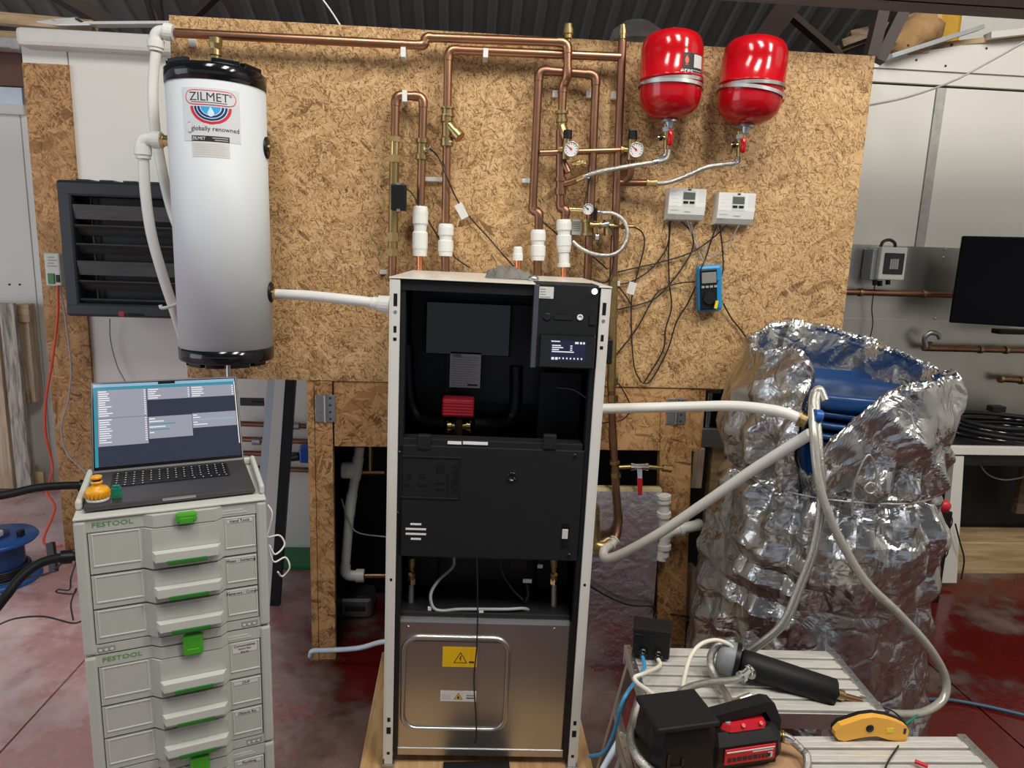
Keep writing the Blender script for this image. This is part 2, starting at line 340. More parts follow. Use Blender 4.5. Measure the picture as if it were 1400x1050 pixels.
def text(s, size, M, m, name, parent, align='CENTER', fn=None, ex=.0004, bold=0):
    cu = bpy.data.curves.new('t', 'FONT'); cu.body = s; cu.size = size; cu.align_x = align; cu.align_y = 'CENTER'; cu.extrude = ex; cu.offset = 0; cu.resolution_u = 2
    ob = bpy.data.objects.new('t', cu); col.objects.link(ob); dg = bpy.context.evaluated_depsgraph_get(); dg.update()
    me = bpy.data.meshes.new_from_object(ob.evaluated_get(dg)); col.objects.unlink(ob); bpy.data.objects.remove(ob)
    for v in me.vertices: v.co = fn(v.co) if fn else M @ v.co
    me.materials.clear(); me.materials.append(MT[m]); me.name = name
    o = bpy.data.objects.new(name, me); col.objects.link(o); o.parent = parent; RM[o.name] = RM[parent.name]; return o
FRONT = Matrix.Rotation(PI/2, 4, 'X')       # text standing upright, read from -Y
def cable(name, label, pts, r, m, cat='cable', group=None, k=8, n=7, raw=False):
    q = pts if raw else [P(*a) for a in pts]
    return tag(MB().tube(spline(q, k), r, n).build(name, m), label, cat, group)
def pipes(root, pts, r, m, elb=True, me=None, n=14):
    """straight pipe lengths plus an elbow at every corner, each its own part"""
    p = [P(*q) if not isinstance(q, V) else q for q in pts]; me = me or m
    rad = r*1.7; last = p[0]
    for i in range(1, len(p)-1):
        a, b, c = p[i-1], p[i], p[i+1]; d1 = (a-b).normalized(); d2 = (c-b).normalized()
        R_ = min(rad, (a-b).length*.48, (c-b).length*.48); s, e = b+d1*R_, b+d2*R_
        MB().cyl(last, s, r, n=n).build('pipe', m, root)
        arc = [s+d1*r*.7]+[s*(1-t)**2+b*2*t*(1-t)+e*t*t for t in [j/6 for j in range(7)]]+[e+d2*r*.7]
        MB().tube(arc, r*1.13, n).build('elbow', me, root); last = e
    MB().cyl(last, p[-1], r, n=n).build('pipe', m, root)
def coll(root, name, a, b, r, m, prof=None, n=18):
    """turned fitting between two points; prof = (fraction, radius factor)"""
    a, b = V(a), V(b); L_ = (b-a).length
    prof = prof or ((0, 1.12), (.18, 1.12), (.2, .92), (.8, .92), (.82, 1.12), (1, 1.12))
    return MB().lathe([(r*f, t*L_) for t, f in prof], a, b-a, n, False).build(name, m, root)
def pushfit(root, px0, py0, px1, py1, Y, r, name='push_fit_coupling'):
    return coll(root, name, P(px0, py0, Y), P(px1, py1, Y), r, 'white_plastic', ((0, .8), (.03, .92), (.12, 1), (.34, 1), (.38, .86), (.47, .82), (.50, .82), (.53, 1), (.84, 1), (.88, .93), (1, .9)), 20)
# ================================================================ the setting
fl = struct(MB().box(-6, 6, -6, 5, -.12, -.012).build('floor', 'dark_gap'), 'red painted concrete floor, worn and dusty, daylight glare painted in at left')
xs = [-6, -.45, 2.95, 6]; ys = [-6, -2.2, 1.16, 5]
for i in range(3):
    for j in range(3):
        g = .004
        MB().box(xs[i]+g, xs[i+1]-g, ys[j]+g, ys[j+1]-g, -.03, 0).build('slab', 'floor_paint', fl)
def roofz(y): return 4.90-.45*(y+2.6) if y > -3.4 else 5.26+.45*(y+3.4)
# corrugated roof, sloping down away from the camera
rm = MB(); pitch = .138; y0, y1 = -3.4, 2.6; x = -5.0; prof = []
while x < 6.2:
    prof += [(x, 0), (x+.030, 0), (x+.042, -.022), (x+.074, -.022), (x+.086, 0)]; x += pitch
vs = [(px_, y, roofz(y)+h) for y in (y0, y1) for px_, h in prof]; n = len(prof)
rm.add(vs, [(i, i+1, n+i+1, n+i) for i in range(n-1)])
vs = [(px_, y, roofz(y)+h) for y in (-9.0, -3.401) for px_, h in prof]; rm.add(vs, [(i, i+1, n+i+1, n+i) for i in range(n-1)])
roof = struct(rm.build('ceiling', 'roof_sheet'), 'dark grey corrugated roof sheeting')
# back partition of white insulated panels, every panel its own piece
WY = 1.05
wb = struct(MB().box(-1.06, 5, WY+.006, WY+.08, 0, 2.5).build('wall_back', 'panel_seam'), 'white insulated panel wall behind the test board')
zl = P(1300, 119, WY).z
a0 = P(1268, 230, WY).x
for u, v in ((-1.06, -.86), (-.855, .345), (.35, 1.5), (1.505, a0-.02), (a0+.035, 5)):
    MB().box(u, v, WY-.012, WY+.01, 0, zl-.008, .003).build('panel', 'panel_white', wb)
MB().box(-1.06, .6, WY-.012, WY+.01, zl, 2.5, .003).build('panel', 'panel_white', wb)
MB().box(2.9, 5, WY-.012, WY+.01, zl+.004, P(1200, 94, WY).z, .002).build('panel', 'panel_white', wb)
q_ = [V((2.95, WY-.024, P(1200, 94, WY).z)), V((4.1, WY-.024, P(1200, 94, WY).z)), P(1500, 34, WY-.024), P(1180, 82, WY-.024)]
MB().add(q_+[a+V((0, .03, 0)) for a in q_], [(0, 1, 2, 3), (7, 6, 5, 4)]+[(i, 4+i, 4+(i+1) % 4, (i+1) % 4) for i in range(4)]).build('panel', 'panel_white', wb)
MB().box(a0-.016, a0+.031, WY-.016, WY, 1.0, zl-.01).build('joint_strip', 'panel_seam', wb)
for px_, py_ in ((1242, 62), (1302, 61), (1253, 82), (1293, 90), (1349, 66), (1385, 52)):
    q = P(px_, py_, WY-.026); MB().cyl(q, q+V((0, .004, 0)), .006, n=8).build('screw_hole', 'dark_gap', wb)
# capping of the left wall end
cp = pbox(20, 41, 240, 67, WY-.09, .14, .02).build('trim_1', 'cap_white'); struct(cp, 'pale moulded capping along the top of the left panels')
# left end wall further back
wl = struct(MB().box(-5, -1.0, 2.05, 2.15, 0, 2.5).build('wall_left', 'panel_seam'), 'white cladding behind the pallet')
xx = -5.0
while xx < -1.05:
    MB().box(xx, min(xx+.30, -1.0), 2.03, 2.06, 0, P(14, 150, 2.03).z, .004).build('panel', 'panel_white', wl); xx += .304
for px_ in (13, 27):
    q = P(px_, 389, 2.028); MB().cyl(q, q+V((0, -.004, 0)), .006, n=8).build('screw', 'dark_gap', wl)
struct(pbox(-60, 140, 32, 155, 2.0, .06, .006).build('trim_2', 'cap_white'), 'white sill strip at the left edge')
struct(pbox(-60, 118, 30, 141, 2.0, .05).build('window_1', 'galv'), 'grey window band under the red-brown board')
struct(pbox(-60, 64, 30, 116, 2.02, .05).build('trim_3', 'rust_paint'), 'red-brown board under the roof timbers')
tag(pbox(-60, 40, 32, 66, 1.9, .08, .01).build('eaves_beam', 'pine'), 'sawn timber eaves beam above the red-brown board', 'beam')
for k, (a, b) in enumerate(((-30, 14), (12, 26))):
    tag(pbox(a, 49+k*2, b, 64+k*3, 1.86, .1, .008).build('rafter_end', 'panel_seam'), ('rounded pale rafter end at the left picture edge', 'small pale rafter end beside the capping')[k], 'timber')
m = MB(); m.bar(P(-40, 22, 1.2), P(130, 37, 1.15), .05, .05); tag(m.build('purlin_timber', 'pine'), 'grey weathered timber lying along the left wall top', 'timber')
m = MB(); m.bar(P(80, 34, 1.12), P(250, 33, 1.05), .06, .012); tag(m.build('loose_sheet', 'cap_white'), 'thin grey sheet resting on the wall top behind the white elbow', 'sheet')
m = MB(); q = [P(50, 29, 1.08), P(82, 25, 1.1), P(104, 23.5, 1.1), P(123, 33, 1.06), P(80, 33.5, 1.04)]
m.add([a for a in q]+[a-V((0, 0, .004)) for a in q], [(0, 1, 2, 3, 4), (9, 8, 7, 6, 5)]+[(i, 5+i, 5+(i+1) % 5, (i+1) % 5) for i in range(5)])
pp = tag(m.build('paper_sack', 'paper'), 'white printed paper sheet lying on the left wall top', 'paper')
m = MB(); m.bar(P(105, 25.5, 1.085), P(113, 30, 1.07), .02, .006); m.build('print', 'print_black', pp)
m = MB(); m.bar(P(72, 28, 1.085), P(80, 31, 1.07), .006, .006); m.build('print', 'cable_red', pp)
# outer walls: right and the eaves wall
struct(MB().box(5, 5.1, -6, 3, 0, 5).build('wall_right', 'panel_white'), 'right side wall of the workshop')
struct(MB().box(-1.0, 5, 2.3, 2.4, 0, 2.5).build('wall_eaves', 'dark_timber'), 'dark outer wall under the eaves')
# steel in the roof
def rbar(name, label, a, b, w_, h, m='dark_steel', grp=None):
    return tag(MB().bar(P(*a), P(*b), w_, h, (0, -1, .3)).build(name, m), label, 'beam', grp)
rbar('roof_brace', 'broad dark steel brace running down above the left wall', (70, -14, 1.3), (158, 38, 1.5), .07, .07)
rbar('roof_brace', 'thin dark rod left of the white elbow', (198, -8, 1.3), (212, 36, 1.4), .022, .022)
rbar('roof_brace', 'thin dark rod just above the white elbow', (216, -8, 1.3), (222, 36, 1.4), .022, .022)
rbar('roof_brace', 'left leg of the dark brace pair over the tank', (297, -8, 1.3), (262, 26, 1.4), .035, .035)
rbar('roof_brace', 'right leg of the dark brace pair over the tank', (303, -8, 1.3), (322, 26, 1.4), .035, .035)
rbar('roof_brace', 'slim dark strut right of the second red vessel', (1080, 20, 1.3), (1150, 80, 1.4), .035, .04)
rbar('roof_brace', 'near dark steel post above the board corner', (1207, 8, .6), (1190, 78, .6), .05, .05)
rbar('roof_brace', 'slanting dark steel post beside the insulation', (1238, 8, .62), (1200, 84, .62), .05, .05)
rbar('roof_brace', 'wide black steel rafter right of the second red vessel', (1085, -2, 1.15), (1040, 60, 1.3), .11, .05)
m = MB(); za = P(1200, 14, 0).z; m.box(1.0, 5, -.2, .0, za, za+.012); m.box(1.0, 5, -.106, -.094, za, za+.2); m.box(1.0, 5, -.2, 0, za+.19, za+.202)
tag(m.build('steel_beam', 'brown_beam'), 'brown painted steel beam along the top right edge', 'beam')
# clutter on top of the right-hand partition
def lb(name, label, cat, x0, y0, x1, y1, Y, dep, mt, bev=.004): return tag(pbox(x0, y0, x1, y1, Y, dep, bev).build(name, mt), label, cat)
lb('grey_board', 'flat grey board standing behind the partition at top right', 'board', 1313, 14, 1440, 66, 1.45, .03, 'cap_white')
lb('insulation_pack', 'yellow wrapped insulation pack above the partition', 'insulation', 1279, 10, 1317, 62, 1.35, .3, 'yellow_wrap', .03)
lb('pale_post', 'pale sawn timber post beside the yellow pack', 'timber', 1268, 10, 1283, 62, 1.30, .04, 'pine_upright')
m = MB()
c0 = P(1248, 50, 1.35)
for i in range(14):
    th = i/14*2*PI
vs = []; nu, nv = 18, 12
for j in range(nv+1):
    for i in range(nu):
        a, b = 2*PI*i/nu, PI*j/nv; d = V((math.cos(a)*math.sin(b)*.13, math.sin(a)*math.sin(b)*.12, math.cos(b)*.115)); d *= 1+.35*noise.noise(d*22); vs.append(c0+d+V((d.z*.5, 0, 0)))
m.add(vs, [(j*nu+i, j*nu+(i+1) % nu, (j+1)*nu+(i+1) % nu, (j+1)*nu+i) for j in range(nv) for i in range(nu)], True)
tag(m.build('mineral_wool', 'wool'), 'torn brown mineral wool lump above the partition', 'insulation')
for lab, a, b in (('uppermost sawn joist behind the roof posts', (1150, 62, 1.45), (1275, 16, 1.35)), ('middle sawn joist behind the roof posts', (1140, 72, 1.5), (1262, 26, 1.45)), ('short sawn joist behind the slanting post', (1160, 50, 1.7), (1205, 40, 1.7))):
    tag(MB().bar(P(*a), P(*b), .04, .07, (0, -1, .2)).build('joist', 'dark_timber'), lab, 'timber')
tag(MB().bar(P(1215, 78, .97), P(1340, 38, .99), .06, .02).build('folded_sheet', 'galv'), 'bent grey sheet lying on the partition top', 'sheet')
tag(MB().bar(P(1268, 66, 1.08), P(1440, 46, 1.02), .08, .025).build('timber_batten', 'pine'), 'long sawn batten on the partition top edge', 'timber')
tag(MB().bar(P(1208, 80, 1.08), P(1266, 71, 1.05), .08, .02).build('timber_batten', 'pine'), 'short sawn batten near the board corner', 'timber')
tag(MB().bar(P(1350, 50, 1.0), P(1440, 40, .98), .06, .03).build('white_trunking', 'cap_white'), 'white trunking length on the partition top at the right edge', 'trunking')
cable('hanging_cable', 'white cable sagging across the white panels at top right', [(1188, 144, .5), (1240, 133, .5), (1300, 112, .45), (1350, 86, .4), (1410, 52, .3)], .0045, 'cable_white')
cable('pull_cord', 'thin white cord coming down from the roof to the board', [(436, -8, .2), (452, 14, .15), (466, 36, .06)], .003, 'cable_white')
m = MB(); c = P(870, 52, .12)
m.lathe([(.001, .075), (.05, .07), (.09, .04), (.10, 0)], c-V((0, 0, .02)), n=14, sm=False, caps=False)
tag(m.build('plastic_bag', 'poly'), 'clear plastic cover standing behind the board top', 'bag')
# ---------------------------------------------------------------- left hand side
tag(MB().box(P(30, 88, WY-.03).x, P(92, 88, WY-.03).x, WY-.03, WY-.012, .01, P(60, 87, WY-.03).z).build('osb_strip', 'osb_frame'), 'tall narrow chipboard strip fixed to the left wall end', 'board')
# pallet leaning on the far cladding
pl = thing('pallet', 'weathered timber pallet standing at the left edge', 'pallet', P(20, 660, 1.9))
pbox(10, 415, 31, 668, 1.86, .03, .004).build('board', 'old_timber', pl)
pbox(-40, 420, 6, 668, 1.86, .03, .004).build('board', 'pine_upright', pl)
pbox(30, 416, 43, 550, 1.92, .08, .004).build('block', 'pine_upright', pl)
pbox(30, 640, 43, 668, 1.92, .08, .004).build('block', 'pine_upright', pl)
pbox(-40, 416, 40, 440, 1.90, .03, .004).build('stringer', 'pine', pl)
pbox(-40, 535, 40, 552, 1.90, .03, .004).build('stringer', 'pine', pl)
pbox(-40, 645, 60, 668, 1.90, .03, .004).build('stringer', 'pine', pl)
# unit heater
HY = .72
hx0, hx1, hz0, hz1 = P(75, 245, HY).x, P(75, 245, HY).x+.60, P(88, 432, HY).z, P(75, 245, HY).z
ht = thing('unit_heater', 'black square fan heater with horizontal louvres behind the white cylinder', 'heater', ((hx0+hx1)/2, HY+.15, hz0))
MB().box(hx0+.03, hx1-.03, HY+.10, HY+.28, hz0+.02, hz1-.02, .02).build('casing', 'heater_black', ht)
fr = .062
for a in ((hx0, hx1, hz1-fr*1.1, hz1), (hx0, hx1, hz0, hz0+fr)): MB().box(a[0], a[1], HY, HY+.11, a[2], a[3], .012).build('frame_rail', 'heater_black', ht)
for a in ((hx0, hx0+fr), (hx1-fr, hx1)): MB().box(a[0], a[1], HY+.001, HY+.109, hz0+.01, hz1-.01, .012).build('frame_rail', 'heater_black', ht)
MB().box(hx0+fr, hx1-fr, HY+.088, HY+.099, hz0+fr, hz1-fr).build('inner_grille', 'black_plastic', ht)
for i in range(6):
    z = hz1-fr-.045-i*.0815
    m = MB(); pr = [(0, 0), (.018, -.014), (.034, -.044), (.030, -.046), (.012, -.020), (-.004, -.006)] if i not in (0, 3) else [(0, .006), (.006, -.02), (.010, -.056), (.004, -.058), (-.002, -.02), (-.006, .004)]
    m.prism([(HY+.012+a*1.3, z+b) for a, b in pr], (hx0+fr, 0, 0), (0, 1, 0), (0, 0, 1), (hx1-hx0-2*fr, 0, 0)); m.build('louvre', 'louvre', ht)
m = MB(); m.cyl((hx0+.115, HY+.06, hz0+fr), (hx0+.115, HY+.06, hz1-fr), .004, n=8); m.build('link_rod', 'louvre', ht)
for i in range(5):
    x = hx0+.08+i*.1; MB().box(x, x+.06, HY+.01, HY+.09, hz1-.004, hz1+.006, .003).build('top_rib', 'heater_black', ht)
q = P(166, 429, HY-.001); MB().box(q.x-.012, q.x+.012, HY-.002, HY+.002, q.z-.012, q.z+.012, .003).build('badge', 'dark_red', ht)
text('reventon', .022, Matrix.Identity(4), 'print_light', 'brand_print', ht, 'LEFT', fn=lambda c: RM[ht.name].inverted() @ V((q.x+.018+c.x, HY-.001, q.z+c.y)))
# isolator switch box
sb = thing('isolator_box', 'pale grey box with green rocker switch beside the heater', 'switch', P(73, 390, .98))
pbox(61, 346, 82, 391, .96, .06, .006).build('housing', 'tool_grey_light', sb)
pbox(65, 374, 74, 388, .954, .008, .002).build('rocker', 'dark_green', sb); pbox(76, 376, 81, 386, .954, .008, .002).build('socket', 'black_plastic', sb)
for i in range(4): pbox(65, 351+i*4, 74+(i % 2)*4, 352.6+i*4, .9595, .001).build('print_line', 'print_grey', sb)
cable('orange_cable', 'orange-red cable hanging beside the chipboard strip down to the reel', [(79, 390, .93), (79, 430, .92), (72, 490, .9), (63, 545, .9), (62, 590, .9), (72, 640, .9), (64, 672, .8), (75, 695, .75), (60, 735, .7), (66, 746, .62), (84, 746, .55)], .006, 'cable_red')
cable('grey_cable', 'grey flex hanging from the isolator to behind the laptop', [(82, 390, .94), (90, 440, .93), (97, 500, .92), (94, 545, .9), (84, 585, .88), (92, 620, .85), (112, 640, .8), (124, 656, .7)], .004, 'cable_grey')
cable('grey_wall_cable', 'thin grey cable curving down the white wall above the laptop', [(150, 436, .98), (151, 465, 1.0), (160, 500, 1.0), (172, 524, 1.0), (182, 560, 1.0)], .003, 'cable_grey')
cable('dark_flex', 'thin dark cable arching over the floor at the left edge', [(-10, 858, .1), (20, 846, .1), (60, 843, .12), (100, 852, .12), (118, 845, .1)], .0035, 'cable_black')
cable('dark_flex', 'dark cable looped beside the grey drawer tower', [(104, 768, .3), (97, 790, .25), (95, 806, .2), (80, 806, .25), (78, 810, .25), (100, 812, .2), (104, 805, .2), (97, 825, .15), (100, 848, .1)], .0035, 'cable_black')
for lab, pts in (('upper black suction hose running in from the left edge', [(-30, 682, .05), (10, 676, .1), (50, 667, .15), (88, 664, .2), (112, 664, .22), (150, 668, .25)]), ('lower black suction hose bending down at the left edge', [(-20, 850, -.35), (8, 815, -.3), (28, 790, -.25), (55, 770, -.2), (85, 762, -.17), (112, 760, -.14)])):
    h = thing('suction_hose', lab, 'hose', P(*pts[2]))
    MB().tube(spline([P(*a) for a in pts], 10), .016, 12).build('tube', 'black_rubber', h)
    a, b = P(*pts[-2]), P(*pts[-1]); MB().cyl(a-(b-a)*.1, a+(b-a)*.5, .024, n=16).build('cuff', 'black_plastic', h)
# cable reel
rc = PZ(6, 792, .0)+V((-.02, 0, .0)); rl = thing('cable_reel', 'blue plastic cable reel with a plug socket on top', 'cable reel', rc)
MB().lathe([(.17, 0), (.175, .01), (.17, .022), (.10, .03)], rc, n=36).build('flange', 'blue_plastic', rl)
MB().lathe([(.11, .028), (.11, .185)], rc, n=36).build('drum', 'blue_drum', rl)
MB().lathe([(.10, .19), (.165, .195), (.172, .205), (.165, .216), (.06, .22)], rc, n=36).build('flange', 'blue_plastic', rl)
for i in range(5): MB().lathe([(.118, .035+i*.008), (.13, .039+i*.008), (.118, .043+i*.008)], rc, n=32, caps=False).build('cable_turn', 'cable_black', rl)
MB().lathe([(.06, .218), (.058, .232), (.02, .236)], rc, n=28).build('hub', 'navy', rl)
MB().box(rc.x-.01, rc.x+.055, rc.y-.07, rc.y-.02, .232, .262, .008).build('plug', 'white_plastic', rl)
MB().box(rc.x+.10, rc.x+.125, rc.y-.01, rc.y+.02, .214, .248, .004).build('crank_knob', 'black_plastic', rl)
q = PZ(70, 800, 0)
m = MB(); m.bar(P(69, 742, .42), P(74, 782, .36), .03, .02, (0, -1, 0)); st = tag(m.build('hose_clip', 'black_plastic'), 'upright black plastic strap behind the lower suction hose', 'strap')
cable('black_lead', 'black lead snaking from under the reel to the strap', [(0, 800, .5), (30, 792, .5), (60, 786, .4), (78, 776, .35), (86, 765, .3)], .005, 'cable_black')
# things on the wall between tower and frame
for i, (y_, mt) in enumerate(((582, 'copper_old'), (603, 'copper'), (622, 'copper_old'), (642, 'copper'))):
    t_ = thing('wall_pipe', ('topmost', 'second', 'third', 'lowest')[i]+' of four copper pipes on the wall above the green strip', 'pipe', P(400, y_, .97), group='copper pipes low on the back wall')
    MB().cyl(P(325, y_-3, .97), P(460, y_+2, .97), .014, n=14).build('pipe', mt, t_)
    q = P((404, 351, 440, 341)[i], y_, .97); MB().cyl(q-V((.02, 0, 0)), q+V((.02, 0, 0)), .021, n=12).build('fitting', 'galv', t_)
    MB().box(q.x+.06, q.x+.075, .95, 1.04, q.z-.02, q.z+.02, .003).build('bracket', 'galv', t_)
q = P(346, 549, WY-.014); sg = tag(pbox(328, 544, 361, 555, WY-.014, .004, .002).build('wall_label', 'print_black'), 'small black sign on the wall behind the laptop corner', 'sign')
text('Project', .020, None, 'print_light', 'lettering', sg, fn=lambda c: RM[sg.name].inverted() @ V((q.x+c.x+.02, WY-.0148, q.z+c.y)))
tag(MB().box(P(385, 755, .98).x, P(520, 755, .98).x, .80, 1.03, .0, .02, .004).build('floor_strip', 'floor_green'), 'green painted strip at the foot of the back wall', 'strip')
cable('floor_cable', 'dark grey cable lying on the floor left of the chipboard post', [(368, 794, .8), (395, 802, .75), (430, 808, .7)], .006, 'cable_grey')
# leaning door edge
M = Matrix.Translation(PZ(372, 800, 0)) @ Matrix.Rotation(.03, 4, 'Y')
dp = thing('leaning_door', 'white and black edged door panel standing behind the laptop', 'door', M=M)
m = MB()
pa = [P(366, 521, .62), P(388, 521, .62), P(370, 745, .40), P(352, 745, .40)]
def slab(q, dep, name, mt, par):
    q = [V(a) for a in q]; b = [a+V((0, dep, 0)) for a in q]
    return MB().add(q+b, [(0, 1, 2, 3), (7, 6, 5, 4)]+[(i, 4+i, 4+(i+1) % 4, (i+1) % 4) for i in range(4)]).build(name, mt, par)
slab([P(376, 518, .62), P(390, 518, .62), P(368, 840, .42), P(350, 840, .42)], .03, 'white_edge', 'white_paint', dp)
slab([P(390, 518, .622), P(404, 518, .622), P(381, 840, .422), P(368, 840, .422)], .03, 'black_edge', 'black_plastic', dp)
slab([P(366, 518, .64), P(377, 518, .64), P(351, 840, .44), P(338, 840, .44)], .03, 'glazing_edge', 'galv', dp)
# blue drill on the pipes
dr = thing('drill', 'blue drill lying against the copper pipes', 'drill', P(415, 635, .86))
pbox(408, 611, 424, 634, .86, .07, .012).build('body', 'blue_plastic', dr); MB().cyl(P(409, 624, .88), P(397, 627, .88), .022, .015, n=14).build('chuck', 'black_plastic', dr)
MB().cyl(P(397, 627, .88), P(391, 629, .88), .004, n=8).build('bit', 'steel', dr)
# coil of pale wire hung on the tower side
cable('wire_tangle', 'thin white wire tangled beside the right side of the drawer tower', [(366, 690, -.93), (372, 702, -.93), (368, 722, -.93), (366, 734, -.93), (382, 732, -.91), (389, 745, -.91), (376, 758, -.93), (368, 745, -.93), (374, 768, -.93), (390, 762, -.91), (396, 776, -.91), (386, 788, -.91), (380, 782, -.93)], .0022, 'cable_white', k=5)
# ---------------------------------------------------------------- right hand side
ss = struct(pbox(1120, 338, 1440, 720, WY-.024, .01).build('splashback', 'stainless'), 'brushed stainless sheet on the wall behind the bench')
for px_, py_ in ((1292, 341), (1290, 352), (1279, 435), (1155, 345)):
    q = P(px_, py_, WY-.026); MB().lathe([(.007, 0), (.006, .003), (.002, .005)], q, (0, -1, 0), 10).build('rivet', 'chrome', ss)
pbox(1150, 438, 1440, 440, WY-.028, .006).build('sheet_seam', 'steel', ss)
for lab, a, b, cl in (('upper copper pipe running below the breaker box to the monitor', (1150, 399, .98), (1330, 404, .98), (1176, 1262)), ('lower dark copper pipe behind the monitor foot and tap', (1262, 476, .97), (1440, 480, .97), (1340, 1375)), ('short dark pipe stub on the sheet under the monitor', (1366, 518, .98), (1440, 523, .98), (1368, 1396))):
    t_ = thing('bench_pipe', lab, 'pipe', P(*a)); MB().cyl(P(*a), P(*b), .016, n=14).build('pipe', 'copper_old', t_)
    for c in cl:
        q = P(c, a[1]+(c-a[0])*(b[1]-a[1])/(b[0]-a[0]), a[2]); MB().cyl(q-V((.008, 0, 0)), q+V((.008, 0, 0)), .022, n=14).build('clip', 'brass', t_)
br = thing('breaker_box', 'grey wall enclosure with a smoked window and breakers', 'enclosure', P(1215, 384, .95))
pbox(1192, 340, 1206, 383, .93, .09, .004).build('back_box', 'galv', br); pbox(1203, 338, 1239, 383, .90, .12, .006).build('housing', 'tool_grey_light', br)
pbox(1209, 346, 1236, 375, .894, .008, .003).build('window', 'dark_glass', br)
for i in range(4): pbox(1217+i*3, 354, 1219.4+i*3, 368, .892, .002).build('breaker', 'print_grey', br)
cable('arched_lead', 'short black lead arching over the breaker box', [(1204, 337, .92), (1208, 330, .92), (1216, 328, .92), (1223, 332, .92), (1224, 338, .92)], .008, 'cable_black')
for i, (x_, y_) in enumerate(((1196, 386), (1203, 387), (1214, 385))):
    tag(MB().cyl(P(x_, y_-3, .94), P(x_, y_+4, .94), .012, n=10).build('cable_gland', 'black_plastic'), ('left', 'middle', 'right')[i]+' black gland under the breaker box', 'gland')
cable('thin_wall_lead', 'thin dark lead hanging down the stainless sheet', [(1196, 390, .97), (1192, 420, .98), (1193, 445, .98), (1186, 475, .98)], .003, 'cable_black')
tp = thing('tap_hook', 'grey hooked tap spout on the lower bench pipe', 'tap', P(1277, 474, .96))
MB().tube(spline([P(1266, 474, .96), P(1264, 462, .95), P(1272, 455, .94), P(1282, 457, .93), P(1285, 463, .93)], 6), .013, 10).build('spout', 'galv', tp)
MB().cyl(P(1270, 476, .96), P(1272, 468, .95), .012, n=10).build('stem', 'brass', tp)
# monitor on the wall, turned towards the middle of the room
MM = Matrix.Translation(P(1298, 441, .80)) @ Matrix.Rotation(-.5, 4, 'Z')
mo = thing('monitor', 'black flat screen mounted on the wall at the right edge', 'monitor', M=MM)
MB().box(0, .72, 0, .03, 0, .43, .006).build('casing', 'screen_black', mo, local=True)
MB().box(.012, .708, -.001, .004, .018, .418).build('screen', 'screen_black', mo, local=True)
MB().box(.30, .42, .03, .16, .15, .28, .004).build('wall_mount', 'dark_steel', mo, local=True)
lb('soundbar', 'small black bar under the monitor', 'speaker', 1366, 451, 1440, 458, .85, .06, 'black_plastic', .006)
# bench
BY = .58; bz = P(1340, 611, BY).z
be = thing('workbench', 'dark topped workbench with white metal edge at the right', 'bench', P(1350, 795, BY))
bx0 = P(1230, 640, BY).x
MB().box(bx0, 5, BY+.004, 1.02, bz-.03, bz-.002).build('worktop', 'cabinet_black', be)
MB().box(bx0, 5, BY, BY+.03, bz-.042, bz, .003).build('edge_rail', 'white_paint', be)
for a, b in ((1297, 1308), (1480, 1492)): slab([P(a+8, 624, BY+.004), P(b+10, 624, BY+.004), P(b, 797, BY+.004), P(a-9, 797, BY+.004)], .04, 'leg', 'white_paint', be)
MB().box(bx0, 5, BY+.015, BY+.03, bz-.10, bz-.042).build('apron', 'cabinet_black', be)
MB().box(P(1290, 765, .76).x, 5, .76, .98, P(1350, 790, .76).z, P(1350, 742, .76).z, .004).build('lower_shelf', 'pine', be)
MB().box(bx0, 5, .99, 1.01, .05, bz-.05).build('back_sheet', 'cabinet_black', be)
tag(MB().box(P(1383, 690, .9).x, P(1396, 690, .9).x, .86, .9, .3, bz-.05, .003).build('shelf_post', 'dark_timber'), 'dim timber post standing on the bench shelf', 'timber')
cable('under_bench_lead', 'pale lead drooping under the bench top', [(1335, 626, .7), (1350, 648, .7), (1375, 656, .7), (1410, 650, .7)], .004, 'cable_grey')
cable('black_bench_lead', 'black lead hanging down over the pine shelf', [(1306, 716, .55), (1312, 740, .55), (1318, 765, .56), (1314, 792, .57)], .004, 'cable_black')
cable('black_curl_lead', 'thin black lead curling by the white bench leg', [(1292, 690, .5), (1302, 712, .5), (1293, 735, .5), (1296, 755, .5), (1286, 772, .5), (1285, 795, .5)], .003, 'cable_black')
kn = thing('red_tap', 'small brass tap with a round red knob beside the bench leg', 'valve', P(1283, 700, -.42))
MB().cyl(P(1262, 680, -.40), P(1287, 690, -.42), .010, n=10).build('stem', 'brass', kn); MB().lathe([(.004, -.018), (.018, -.012), (.022, 0), (.018, .012), (.004, .016)], P(1291, 692, -.43), (.3, -1, -.1), 16).build('knob', 'red_plastic', kn)
lb('dark_bin', 'black plastic panel standing in front of the bench leg', 'panel', 1278, 700, 1293, 828, .44, .02, 'black_plastic')
cr_ = P(1372, 592, .80)
for i in range(4):
    r_ = .27-.008*i; z_ = bz+.012+i*.024; m = MB()
    m.tube([V((cr_.x+r_*math.cos(a)*1.0, .80+r_*.72*math.sin(a), z_+.006*math.sin(a*2+i))) for a in [2*PI*k/48 for k in range(49)]], .012, 8, False)
    tag(m.build('pipe_coil', ('black_gloss', 'black_rubber', 'black_gloss', 'black_rubber')[i]), ('lowest', 'second lowest', 'second highest', 'topmost')[i]+' turn of the black pipe coil on the bench', 'pipe coil', 'black coils on the bench')
lb('black_clamp', 'small black clip lying on the coil of black pipe', 'clip', 1358, 556, 1376, 564, .70, .05, 'black_plastic')
lb('slotted_angle', 'grey slotted metal frame piece behind the white hose', 'frame', 948, 586, 1002, 612, .10, .03, 'galv')
lb('frame_upright', 'grey metal upright with cling film beside the chipboard post', 'frame', 951, 532, 964, 588, .08, .03, 'galv')
